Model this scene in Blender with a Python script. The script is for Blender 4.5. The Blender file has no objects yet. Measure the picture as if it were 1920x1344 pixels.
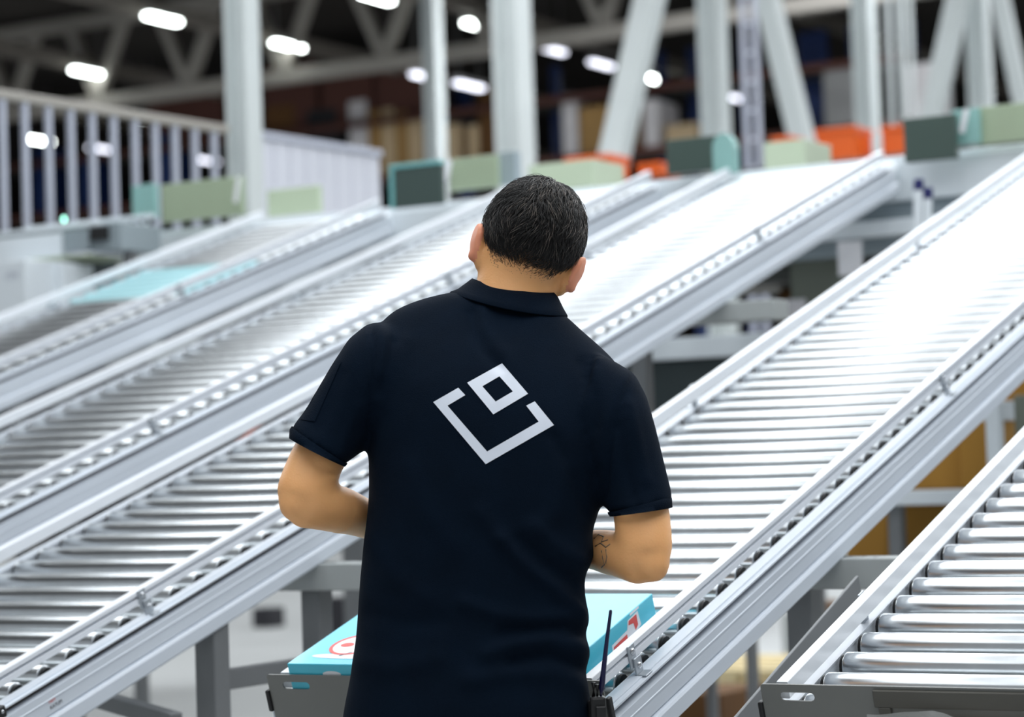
import bpy, bmesh, math, random
import numpy as np
from math import sin, cos, tan, pi, radians, atan2, asin, sqrt
from mathutils import Vector, Matrix
from mathutils.bvhtree import BVHTree

random.seed(7)
rng = np.random.default_rng(7)
scene = bpy.context.scene
COL = scene.collection

# ------------------------------------------------------------------ camera
W, H, FPX = 1920.0, 1344.0, 4400.0
PITCH, ROLL, CAMZ = radians(2.7), radians(1.9), 1.21
_F = np.array([0, cos(PITCH), sin(PITCH)]); _R = np.array([1.0, 0, 0]); _U = np.cross(_R, _F)
RC = _R * cos(ROLL) - _U * sin(ROLL)
UC = _U * cos(ROLL) + _R * sin(ROLL)
FC = _F
CAM = np.array([0, 0, CAMZ])

def ray(px, py):
    return RC * (px - W / 2) / FPX + UC * (H / 2 - py) / FPX + FC
def at(px, py, Y):
    """world point seen at that pixel of the photograph, at distance Y"""
    d = ray(px, py)
    return Vector(CAM + d * (Y / d[1]))
def proj(P):
    d = np.asarray(P, float) - CAM
    z = d @ FC
    return (W / 2 + FPX * (d @ RC) / z, H / 2 - FPX * (d @ UC) / z)

cam_d = bpy.data.cameras.new('camera')
cam = bpy.data.objects.new('camera', cam_d)
COL.objects.link(cam)
cam_d.sensor_width = 36.0
cam_d.lens = FPX / W * 36.0
cam_d.clip_end = 500
m = Matrix.Identity(4)
for i in range(3):
    m[i][0], m[i][1], m[i][2], m[i][3] = RC[i], UC[i], -FC[i], CAM[i]
cam.matrix_world = m
cam_d.dof.use_dof = True
cam_d.dof.focus_distance = 3.93
cam_d.dof.aperture_fstop = 3.2
cam_d.dof.aperture_blades = 0
scene.camera = cam

# ------------------------------------------------------------------ lane axes
_l = ray(3449, -775); _l = _l / np.linalg.norm(_l)
SLOPE = asin(_l[2]); HEAD = atan2(_l[0], _l[1])
LV = Vector(_l)                                   # up the lanes
RV = Vector((cos(HEAD), -sin(HEAD), 0))           # along the rollers
NV = RV.cross(LV)                                 # out of the lane surface
FV = Vector((sin(HEAD), cos(HEAD), 0))            # horizontal heading of the lanes
P0 = at(523, 1262, 4.3)                           # lower left corner of the man's lane
LANE_LEN, LANE_W = 5.15, 0.647
def lane_pt(u, v, n=0.0):
    return P0 + RV * u + LV * v + NV * n
LANES = [0.0, 0.985, -1.305, -2.335, -3.64]

# ------------------------------------------------------------------ world, light, exposure
world = bpy.data.worlds.new('world'); scene.world = world
world.use_nodes = True
bgn = world.node_tree.nodes['Background']
bgn.inputs[0].default_value = (0.88, 0.94, 1.0, 1)
bgn.inputs[1].default_value = 0.38

def area_light(name, loc, sx, sy, power, rot=(0, 0, 0), color=(0.93, 0.97, 1.0)):
    d = bpy.data.lights.new(name, 'AREA'); d.shape = 'RECTANGLE'; d.size = sx; d.size_y = sy
    d.energy = power; d.color = color
    o = bpy.data.objects.new(name, d); COL.objects.link(o)
    o.location = loc; o.rotation_euler = rot
    return o
# rows of strip lamps over the conveyors, running with the lanes, well above the frame
for iu, u in enumerate((-7.6, -5.0, -2.4, 0.4, 3.2, 6.0)):
    for iv, s in enumerate((-3.0, 3.0, 9.0)):
        if u < -7 and s != 9.0: continue
        if u < -4 and s == -3.0: continue
        p = P0 + RV * u + FV * s
        area_light('strip_lamp', (p.x, p.y, 7.2), 1.3, 6.0, ({-3.0: 115, 3.0: 134, 9.0: 46}[s] if u > -4 else {-3.0: 115, 3.0: 140, 9.0: 150}[s]) * (1.25 if u > 3 else 1.0), (0, 0, -HEAD))
for x in (-14, 6, 26):
    for y, pw in ((15.5, 900), (25, 1250), (34, 1700)):
        area_light('hall_fill_light', (x, y, 9.4), 10.0, 1.2, pw, (0, 0, 0))  # broad unseen area lights added to brighten the columns and racks

scene.view_settings.view_transform = 'Standard'
scene.view_settings.look = 'None'
scene.view_settings.exposure = 0.0
scene.view_settings.gamma = 1.0
scene.view_settings.use_curve_mapping = False
try:
    scene.cycles.max_bounces = 6
    scene.cycles.use_denoising = True
except Exception:
    pass

# ------------------------------------------------------------------ materials
def lin(c):
    return tuple(((x / 255.0) / 12.92 if x <= 10 else ((x / 255.0 + 0.055) / 1.055) ** 2.4) for x in c)
def mat(name, rgb, rough=0.5, metal=0.0, vary=0.12, scale=6.0, bump=0.0, bscale=60.0, spec=0.5, stretch=(1, 1, 1),
        rvary=0.0, alpha=1.0, trans=0.0, sss=0.0, sheen=0.0, coat=0.0):
    """procedural material: colour broken up by noise, optional fine relief"""
    mt = bpy.data.materials.new(name); mt.use_nodes = True
    nt = mt.node_tree; b = nt.nodes['Principled BSDF']
    c = lin(rgb) if max(rgb) > 1.0 else rgb
    tc = nt.nodes.new('ShaderNodeTexCoord'); mp = nt.nodes.new('ShaderNodeMapping')
    mp.inputs['Scale'].default_value = stretch
    nt.links.new(tc.outputs['Object'], mp.inputs['Vector'])
    nz = nt.nodes.new('ShaderNodeTexNoise'); nz.inputs['Scale'].default_value = scale; nz.inputs['Detail'].default_value = 4
    nt.links.new(mp.outputs['Vector'], nz.inputs['Vector'])
    mr = nt.nodes.new('ShaderNodeMapRange')
    mr.inputs['From Min'].default_value = 0.3; mr.inputs['From Max'].default_value = 0.7
    mr.inputs['To Min'].default_value = 1 - vary; mr.inputs['To Max'].default_value = 1 + vary
    nt.links.new(nz.outputs['Fac'], mr.inputs['Value'])
    mx = nt.nodes.new('ShaderNodeVectorMath'); mx.operation = 'SCALE'
    mx.inputs[0].default_value = c
    nt.links.new(mr.outputs['Result'], mx.inputs['Scale'])
    nt.links.new(mx.outputs['Vector'], b.inputs['Base Color'])
    b.inputs['Roughness'].default_value = rough; b.inputs['Metallic'].default_value = metal
    b.inputs['Specular IOR Level'].default_value = spec
    if rvary:
        m2 = nt.nodes.new('ShaderNodeMapRange')
        m2.inputs['To Min'].default_value = max(0.02, rough - rvary); m2.inputs['To Max'].default_value = rough + rvary
        nt.links.new(nz.outputs['Fac'], m2.inputs['Value']); nt.links.new(m2.outputs['Result'], b.inputs['Roughness'])
    if bump:
        nb = nt.nodes.new('ShaderNodeTexNoise'); nb.inputs['Scale'].default_value = bscale; nb.inputs['Detail'].default_value = 3
        nt.links.new(mp.outputs['Vector'], nb.inputs['Vector'])
        bp = nt.nodes.new('ShaderNodeBump'); bp.inputs['Strength'].default_value = bump; bp.inputs['Distance'].default_value = 0.004
        nt.links.new(nb.outputs['Fac'], bp.inputs['Height']); nt.links.new(bp.outputs['Normal'], b.inputs['Normal'])
    if alpha < 1: b.inputs['Alpha'].default_value = alpha
    if trans: b.inputs['Transmission Weight'].default_value = trans
    if sss:
        b.inputs['Subsurface Weight'].default_value = sss
        b.inputs['Subsurface Radius'].default_value = (0.012, 0.005, 0.003)
        b.inputs['Subsurface Scale'].default_value = 1.0
    if sheen: b.inputs['Sheen Weight'].default_value = sheen
    if coat: b.inputs['Coat Weight'].default_value = coat
    return mt
def emit(name, rgb, strength):
    mt = bpy.data.materials.new(name); mt.use_nodes = True
    nt = mt.node_tree; b = nt.nodes['Principled BSDF']
    b.inputs['Base Color'].default_value = (*rgb, 1)
    b.inputs['Emission Color'].default_value = (*rgb, 1); b.inputs['Emission Strength'].default_value = strength
    return mt

M = {}
M['rail'] = mat('rail_white', (226, 230, 236), 0.34, 0.0, 0.03, 3.0, spec=0.6)
M['frame'] = mat('frame_white', (208, 215, 224), 0.40, 0.0, 0.03, 3.0, spec=0.5)
M['roller'] = mat('roller_steel', (0.66, 0.69, 0.71), 0.28, 1.0, 0.06, 1.0, stretch=(22, 1, 1))
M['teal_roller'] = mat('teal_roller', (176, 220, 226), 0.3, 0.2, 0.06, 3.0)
M['black'] = mat('black_rubber', (20, 20, 22), 0.5, 0.0, 0.2, 20)
M['slot'] = mat('slot_brown', (66, 58, 50), 0.8, 0.0, 0.2, 30)
M['zinc'] = mat('zinc_plate', (178, 184, 190), 0.38, 0.7, 0.06, 20)
M['bolt'] = mat('bolt_steel', (205, 208, 212), 0.25, 0.9, 0.05, 30)
M['tray'] = mat('tray_grey', (120, 121, 118), 0.42, 0.15, 0.05, 5)
M['tray_dark'] = mat('tray_dark', (84, 82, 76), 0.30, 0.1, 0.06, 5)
M['leg'] = mat('leg_grey', (120, 122, 124), 0.45, 0.2, 0.06, 5)
M['beam'] = mat('beam_grey', (166, 170, 169), 0.45, 0.0, 0.04, 5)
M['column'] = mat('column_white', (200, 206, 206), 0.5, 0.0, 0.04, 2)
M['floor'] = mat('floor_concrete', (166, 168, 168), 0.5, 0.0, 0.08, 0.6, rvary=0.1)
M['ceiling'] = mat('ceiling_dark', (48, 43, 39), 0.9, 0.0, 0.25, 0.3)
M['wall'] = mat('wall_brown', (74, 62, 56), 0.9, 0.0, 0.3, 0.12)
M['truss'] = mat('truss_grey', (152, 147, 140), 0.6, 0.0, 0.08, 0.5)
M['purlin'] = mat('purlin_grey', (112, 106, 99), 0.7, 0.0, 0.1, 0.5)
M['rackblue'] = mat('rack_blue', (24, 52, 108), 0.5, 0.0, 0.1, 2)
M['orange'] = mat('orange_paint', (226, 96, 22), 0.45, 0.0, 0.08, 2)
M['carton'] = mat('cardboard', (176, 138, 84), 0.8, 0.0, 0.08, 6)
M['carton_light'] = mat('cardboard_light', (216, 190, 152), 0.8, 0.0, 0.08, 6)
M['carton_dark'] = mat('cardboard_dark', (104, 70, 34), 0.85, 0.0, 0.12, 6)
M['carton_mustard'] = mat('cardboard_mustard', (168, 122, 46), 0.8, 0.0, 0.08, 5)
M['wrap'] = mat('pale_wrap', (226, 222, 224), 0.35, 0.0, 0.06, 3)
M['redbrown'] = mat('red_brown_cover', (92, 56, 48), 0.8, 0.0, 0.15, 0.6)
M['darkgoods'] = mat('dark_goods', (36, 36, 42), 0.7, 0.0, 0.2, 1)
M['guardgreen'] = mat('guard_pale_green', (178, 190, 166), 0.4, 0.0, 0.05, 2)
M['guarddark'] = mat('guard_dark_green', (70, 86, 80), 0.35, 0.0, 0.08, 2)
M['guardteal'] = mat('guard_teal_edge', (120, 182, 182), 0.3, 0.0, 0.05, 2)
M['sorter'] = mat('sorter_white', (220, 227, 232), 0.4, 0.0, 0.03, 1.5)
M['sortergrey'] = mat('sorter_grey', (146, 158, 164), 0.45, 0.0, 0.06, 1.5)
M['machine'] = mat('machine_dark', (74, 75, 71), 0.6, 0.0, 0.08, 1.5)
M['machine2'] = mat('machine_greygreen', (112, 117, 106), 0.6, 0.0, 0.06, 1.5)
M['cabinet_dark'] = mat('cabinet_darkgreen', (38, 50, 52), 0.5, 0.0, 0.1, 2)
M['paper'] = mat('paper_white', (232, 232, 236), 0.7, 0.0, 0.03, 8)
M['bluecap'] = mat('blue_cap', (22, 28, 92), 0.4, 0.0, 0.1, 10)
M['fence'] = mat('fence_paint', (176, 180, 194), 0.45, 0.0, 0.05, 3)
M['fencewhite'] = mat('fence_board', (206, 208, 218), 0.5, 0.0, 0.04, 2)
M['wood'] = mat('pallet_wood', (222, 204, 160), 0.8, 0.0, 0.1, 8, stretch=(1, 8, 8))
M['lampbody'] = mat('lamp_body', (150, 150, 150), 0.5, 0.2, 0.05, 4)
M['lampglow'] = emit('lamp_glow', (0.93, 1.0, 0.97), 16.0)
M['lampdim'] = emit('lamp_glow_dim', (0.86, 0.88, 1.0), 3.2)
M['ledgreen'] = emit('led_green', (0.4, 1.0, 0.8), 4.0)
M['bluebox'] = mat('box_turquoise', (74, 198, 222), 0.32, 0.0, 0.02, 4, coat=0.2)
M['printred'] = mat('print_red', (226, 84, 78), 0.5, 0.0, 0.05, 20)
M['printwhite'] = mat('print_white', (236, 238, 242), 0.5, 0.0, 0.03, 20)
M['printdark'] = mat('print_dark', (24, 110, 130), 0.5, 0.0, 0.05, 20)
M['printblack'] = mat('print_black', (40, 40, 46), 0.5, 0.0, 0.05, 20)
M['shirt'] = mat('navy_pique', (6, 19, 33), 0.9, 0.0, 0.12, 14, bump=0.35, bscale=700, spec=0.08)
M['shirt_rib'] = mat('navy_rib', (6, 19, 33), 0.9, 0.0, 0.12, 14, bump=0.4, bscale=500, spec=0.08)
M['logo'] = mat('logo_white', (222, 228, 240), 0.6, 0.0, 0.03, 20)
M['trousers'] = mat('trouser_charcoal', (26, 28, 34), 0.85, 0.0, 0.15, 10, bump=0.2, bscale=300)
M['shoe'] = mat('shoe_black', (24, 24, 26), 0.5, 0.0, 0.2, 10)
M['radio'] = mat('radio_black', (18, 18, 20), 0.45, 0.0, 0.15, 30)
M['antenna'] = mat('antenna_navy', (16, 14, 60), 0.4, 0.0, 0.1, 30)
M['hair'] = mat('hair_dark', (19, 17, 16), 0.42, 0.0, 0.3, 40, spec=0.5)
M['haircap'] = mat('hair_under', (17, 15, 14), 0.8, 0.0, 0.3, 60, bump=0.8, bscale=160)
M['hair2'] = mat('hair_lit', (104, 95, 88), 0.36, 0.0, 0.3, 40, spec=0.5)  # paler copy of the dark hair, highlights put into its colour
M['beard'] = mat('beard_stubble', (44, 36, 32), 0.8, 0.0, 0.3, 60)
M['eyewhite'] = mat('eye_white', (230, 228, 224), 0.3, 0.0, 0.02, 10)
M['iris'] = mat('iris_brown', (54, 34, 22), 0.2, 0.0, 0.1, 10)
M['lip'] = mat('lip_skin', (176, 104, 88), 0.5, 0.0, 0.05, 10)
M['tattoo'] = mat('tattoo_ink', (120, 104, 92), 0.6, 0.0, 0.1, 20)

def skin_mat():
    mt = mat('skin', (242, 179, 120), 0.48, 0.0, 0.07, 9, bump=0.12, bscale=260, spec=0.4, sss=0.12)
    return mt
M['skin'] = skin_mat()
M['ear'] = mat('ear_skin', (236, 156, 122), 0.48, 0.0, 0.06, 9, spec=0.4, sss=0.2)

def film_mat():
    mt = bpy.data.materials.new('clear_film'); mt.use_nodes = True
    nt = mt.node_tree; out = nt.nodes['Material Output']; b = nt.nodes['Principled BSDF']
    b.inputs['Base Color'].default_value = (0.75, 0.76, 0.74, 1); b.inputs['Roughness'].default_value = 0.12
    nz = nt.nodes.new('ShaderNodeTexNoise'); nz.inputs['Scale'].default_value = 38
    bp = nt.nodes.new('ShaderNodeBump'); bp.inputs['Strength'].default_value = 0.8
    nt.links.new(nz.outputs['Fac'], bp.inputs['Height']); nt.links.new(bp.outputs['Normal'], b.inputs['Normal'])
    tr = nt.nodes.new('ShaderNodeBsdfTransparent'); mx = nt.nodes.new('ShaderNodeMixShader'); mx.inputs[0].default_value = 0.42
    nt.links.new(tr.outputs[0], mx.inputs[1]); nt.links.new(b.outputs[0], mx.inputs[2]); nt.links.new(mx.outputs[0], out.inputs[0])
    return mt
M['film'] = film_mat()
def plexi_mat(name, rgb, fac):
    mt = bpy.data.materials.new(name); mt.use_nodes = True
    nt = mt.node_tree; out = nt.nodes['Material Output']; b = nt.nodes['Principled BSDF']
    b.inputs['Base Color'].default_value = (*lin(rgb), 1); b.inputs['Roughness'].default_value = 0.25
    tr = nt.nodes.new('ShaderNodeBsdfTransparent'); mx = nt.nodes.new('ShaderNodeMixShader'); mx.inputs[0].default_value = fac
    tr.inputs[0].default_value = (*[min(1, x * 1.3 + 0.2) for x in lin(rgb)], 1)
    nt.links.new(tr.outputs[0], mx.inputs[1]); nt.links.new(b.outputs[0], mx.inputs[2]); nt.links.new(mx.outputs[0], out.inputs[0])
    return mt
M['plexi_green'] = plexi_mat('plexi_green', (176, 190, 164), 0.82)
M['plexi_teal'] = plexi_mat('plexi_teal', (160, 200, 196), 0.75)
M['plexi_dark'] = plexi_mat('plexi_dark', (74, 90, 86), 0.86)

# ------------------------------------------------------------------ mesh helpers
def bm_box(bm, lo, hi, bev=0.0, mi=0, M4=None, seg=1):
    lo, hi = Vector(lo), Vector(hi)
    g = bmesh.ops.create_cube(bm, size=1.0)
    vs = g['verts']; c = (lo + hi) / 2; s = hi - lo
    for v in vs:
        v.co = Vector((v.co.x * s.x, v.co.y * s.y, v.co.z * s.z)) + c
    fs = list({f for v in vs for f in v.link_faces})
    if bev > 0:
        es = list({e for v in vs for e in v.link_edges})
        r = bmesh.ops.bevel(bm, geom=es, offset=bev, segments=seg, profile=0.5, affect='EDGES')
        vs = list({v for f in r['faces'] for v in f.verts} | {v for v in vs if v.is_valid})
        fs = list({f for v in vs for f in v.link_faces})
    for f in fs: f.material_index = mi
    if M4 is not None:
        for v in vs: v.co = M4 @ v.co
    return vs
def bm_bar(bm, a, b, w, h, up=(0, 0, 1), bev=0.0, mi=0):
    """rectangular bar from a to b, w across, h along 'up'"""
    a, b = Vector(a), Vector(b); d = b - a; L = d.length; d.normalize()
    up = Vector(up); x = d.cross(up)
    if x.length < 1e-4: x = d.cross(Vector((1, 0, 0)))
    x.normalize(); z = x.cross(d)
    m4 = Matrix.Identity(4)
    for i in range(3):
        m4[i][0], m4[i][1], m4[i][2], m4[i][3] = x[i], d[i], z[i], a[i]
    return bm_box(bm, (-w / 2, 0, -h / 2), (w / 2, L, h / 2), bev, mi, m4)
def bm_prism(bm, prof, v0, v1, mi=0):
    """profile in (x,z) swept along y from v0 to v1"""
    A = [bm.verts.new((p[0], v0, p[1])) for p in prof]; B = [bm.verts.new((p[0], v1, p[1])) for p in prof]
    n = len(prof); fs = []
    for i in range(n):
        fs.append(bm.faces.new((A[i], A[(i + 1) % n], B[(i + 1) % n], B[i])))
    fs.append(bm.faces.new(A[::-1])); fs.append(bm.faces.new(B))
    for f in fs: f.material_index = mi
    return A + B
def bm_loft(bm, rings, cap0=True, cap1=True, mi=0, close=True):
    R = [[bm.verts.new(p) for p in r] for r in rings]; n = len(rings[0])
    for a, b in zip(R[:-1], R[1:]):
        for i in range(n if close else n - 1):
            f = bm.faces.new((a[i], a[(i + 1) % n], b[(i + 1) % n], b[i])); f.material_index = mi; f.smooth = True
    if cap0: f = bm.faces.new(R[0][::-1]); f.material_index = mi
    if cap1: f = bm.faces.new(R[-1]); f.material_index = mi
    return R
def frame_of(d):
    d = d.normalized(); a = Vector((0, 0, 1)) if abs(d.z) < 0.9 else Vector((1, 0, 0))
    x = d.cross(a).normalized(); return x, x.cross(d).normalized()
def bm_tube(bm, pts, rads, seg=10, mi=0, flat=1.0):
    pts = [Vector(p) for p in pts]; rings = []; px = None
    for i, p in enumerate(pts):
        d = pts[min(i + 1, len(pts) - 1)] - pts[max(i - 1, 0)]
        x, y = frame_of(d)
        if px is not None:
            x = (px - d.normalized() * px.dot(d.normalized())).normalized(); y = d.normalized().cross(x).normalized()
        px = x
        rings.append([p + x * (rads[i] * cos(2 * pi * k / seg)) + y * (rads[i] * flat * sin(2 * pi * k / seg)) for k in range(seg)])
    return bm_loft(bm, rings, mi=mi)
def bm_ellipsoid(bm, c, r, M3=None, mi=0, seg=24, rings=14):
    g = bmesh.ops.create_uvsphere(bm, u_segments=seg, v_segments=rings, radius=1.0)
    for v in g['verts']:
        p = Vector((v.co.x * r[0], v.co.y * r[1], v.co.z * r[2]))
        if M3 is not None: p = M3 @ p
        v.co = p + Vector(c)
    for v in g['verts']:
        for f in v.link_faces: f.smooth = True; f.material_index = mi
    return g['verts']
def mesh_of(name, bm, mats, smooth=None, angle=None):
    bmesh.ops.recalc_face_normals(bm, faces=bm.faces)
    me = bpy.data.meshes.new(name); bm.to_mesh(me); bm.free()
    for mm in (mats if isinstance(mats, (list, tuple)) else [mats]): me.materials.append(mm)
    if smooth: me.shade_smooth()
    if angle:
        me.shade_smooth()
        try: me.set_sharp_from_angle(angle=radians(angle))
        except Exception: pass
    return me
def link(name, me, parent=None, loc=None):
    o = bpy.data.objects.new(name, me); COL.objects.link(o)
    if parent is not None: o.parent = parent
    if loc is not None: o.location = loc
    return o
def obj(name, bm, mats, parent=None, smooth=None, angle=None, loc=None):
    return link(name, mesh_of(name, bm, mats, smooth, angle), parent, loc)
def tag(o, label=None, cat=None, group=None, kind=None):
    if label: o['label'] = label
    if cat: o['category'] = cat
    if group: o['group'] = group
    if kind: o['kind'] = kind
    return o
def thing(name, label, cat, loc=(0, 0, 0), group=None, M4=None):
    o = bpy.data.objects.new(name, None); COL.objects.link(o); o.empty_display_size = 0.1
    if M4 is not None: o.matrix_world = M4
    else: o.location = loc
    return tag(o, label, cat, group)
def axes_matrix(x, y, z, loc):
    m4 = Matrix.Identity(4)
    for i in range(3): m4[i][0], m4[i][1], m4[i][2], m4[i][3] = x[i], y[i], z[i], loc[i]
    return m4
def text_mesh(name, cu, parent):
    tmp = bpy.data.objects.new('tmp_text', cu); COL.objects.link(tmp)
    me = bpy.data.meshes.new_from_object(tmp.evaluated_get(bpy.context.evaluated_depsgraph_get()))
    me.name = name
    bpy.data.objects.remove(tmp)
    return link(name, me, parent)
def NB(): return bmesh.new()
ZUP = Vector((0, 0, 1))
def hall_matrix(loc):          # things squared up with the hall: x along the rollers, y with the lanes, z up
    return axes_matrix(RV, FV, ZUP, loc)
#@@SECTION structure
# ------------------------------------------------------------------ the hall
def hall_box(name, u0, u1, s0, s1, z0, z1, m_):
    bm = NB(); bm_box(bm, (u0, s0, z0), (u1, s1, z1))
    o = obj(name, bm, m_); o.matrix_world = hall_matrix((P0.x, P0.y, 0)); tag(o, kind='structure'); return o
hall_box('floor', -60, 60, -14, 80, -0.2, 0.0, M['floor'])
hall_box('ceiling', -60, 60, -14, 80, 10.4, 10.7, M['ceiling'])
hall_box('wall_back', -60, 60, 80, 80.4, 0, 10.4, M['wall'])
hall_box('wall_left', -60.4, -60, -14, 80, 0, 10.4, M['wall'])
hall_box('wall_right', 60, 60.4, -14, 80, 0, 10.4, M['wall'])

# ------------------------------------------------------------------ roller conveyor lanes
def mirror(prof): return [(LANE_W - u, n) for u, n in prof][::-1]
FRAME_PROF = [(.638, -.055), (.664, -.055), (.664, -.0575), (.6655, -.0575), (.6755, -.0572), (.6755, -.0605), (.648, -.0605), (.648, -.0745),
              (.680, -.0745), (.680, -.0895), (.6815, -.0905), (.6815, -.0925), (.680, -.0935), (.680, -.1195), (.6765, -.120), (.6765, -.1225),
              (.685, -.1245), (.688, -.129), (.688, -.156), (.683, -.161), (.640, -.161), (.640, -.060), (.638, -.059)]
GUIDE_PROF = [(.628, 0), (.646, 0), (.647, -.001), (.647, -.0095), (.637, -.0105), (.637, -.0155), (.647, -.0165), (.647, -.028), (.646, -.029),
              (.628, -.029), (.627, -.028), (.627, -.001)]
ME = {}
for nm, prof in (('frame_r', FRAME_PROF), ('frame_l', mirror(FRAME_PROF))):
    bm = NB(); bm_prism(bm, prof, 0.0, LANE_LEN); ME[nm] = mesh_of('side_frame', bm, M['frame'])
for nm, prof in (('guide_r', GUIDE_PROF), ('guide_l', mirror(GUIDE_PROF))):
    bm = NB(); bm_prism(bm, prof, 0.004, LANE_LEN); ME[nm] = mesh_of('guide_rail', bm, M['rail'])
for nm, (a, b) in (('slot_r', (.6485, .656)), ('slot_l', (LANE_W - .656, LANE_W - .6485))):
    bm = NB(); bm_box(bm, (a, .002, -.0742), (b, LANE_LEN - .002, -.0608)); ME[nm] = mesh_of('slot_strip', bm, M['slot'])
def roller_mesh(mt):
    bm = NB(); R = .025; seg = 20
    xs = [(.0225, R * .90), (.0235, R * .975), (.0262, R), (.6208, R), (.6235, R * .975), (.6245, R * .90)]
    rings = [[Vector((x, r * cos(2 * pi * k / seg), r * sin(2 * pi * k / seg))) for k in range(seg)] for x, r in xs]
    bm_loft(bm, rings)
    return mesh_of('roller', bm, mt, angle=50)
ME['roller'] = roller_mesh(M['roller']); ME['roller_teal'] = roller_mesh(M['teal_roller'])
bm = NB()
rings = [[Vector((x, r * cos(2 * pi * k / 14), r * sin(2 * pi * k / 14))) for k in range(14)] for x, r in ((0, .021), (.006, .0205), (.0062, .011), (.0085, .011))]
bm_loft(bm, rings); ME['cap'] = mesh_of('end_cap', bm, M['black'], angle=40)
def bracket_mesh(side):
    bm = NB()
    parts = [((.647, -.012, -.041), (.6505, .012, .0015)), ((.6505, -.004, -.0565), (.6545, .022, -.024)), ((.6545, -.004, -.0565), (.672, .022, -.0535))]
    for lo, hi in parts:
        if side < 0: lo, hi = (LANE_W - hi[0], lo[1], lo[2]), (LANE_W - lo[0], hi[1], hi[2])
        bm_box(bm, lo, hi, .0008)
    return mesh_of('bracket', bm, M['zinc'])
ME['br_r'], ME['br_l'] = bracket_mesh(1), bracket_mesh(-1)
bm = NB(); bm_ellipsoid(bm, (0, 0, 0), (.004, .0062, .0062), seg=12, rings=8); ME['bolt'] = mesh_of('bolt', bm, M['bolt'])
def panel_mesh():
    bm = NB()
    def arc(c, r, a0, a1, n=5): return [(c[0] + r * cos(radians(a0 + (a1 - a0) * i / n)), c[1] + r * sin(radians(a0 + (a1 - a0) * i / n))) for i in range(n + 1)]
    outer = arc((-.018, -.006), .006, 180, 90) + arc((.665, -.006), .006, 90, 0) + [(.671, -.30), (-.024, -.30)]
    loops = [outer]
    for s0, s1 in ((.008, .068), (.579, .639)):
        r = .0072; zc = -.0208
        loops.append(arc((s0 + r, zc), r, 90, 270, 6) + arc((s1 - r, zc), r, -90, 90, 6))
    es = []
    for lp in loops:
        vs = [bm.verts.new((p[0], -.004, p[1])) for p in lp]
        es += [bm.edges.new((vs[i], vs[(i + 1) % len(vs)])) for i in range(len(vs))]
    bmesh.ops.triangle_fill(bm, edges=es, use_beauty=True)
    r = bmesh.ops.extrude_face_region(bm, geom=list(bm.faces))
    for v in [g for g in r['geom'] if isinstance(g, bmesh.types.BMVert)]: v.co.y -= .003
    return mesh_of('end_panel', bm, M['tray'])
ME['panel'] = panel_mesh()
bm = NB(); bm_box(bm, (-.0325, -.012, -.072), (-.0235, .002, -.030), .003, seg=2); ME['clip'] = mesh_of('corner_clip', bm, M['black'])

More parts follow.
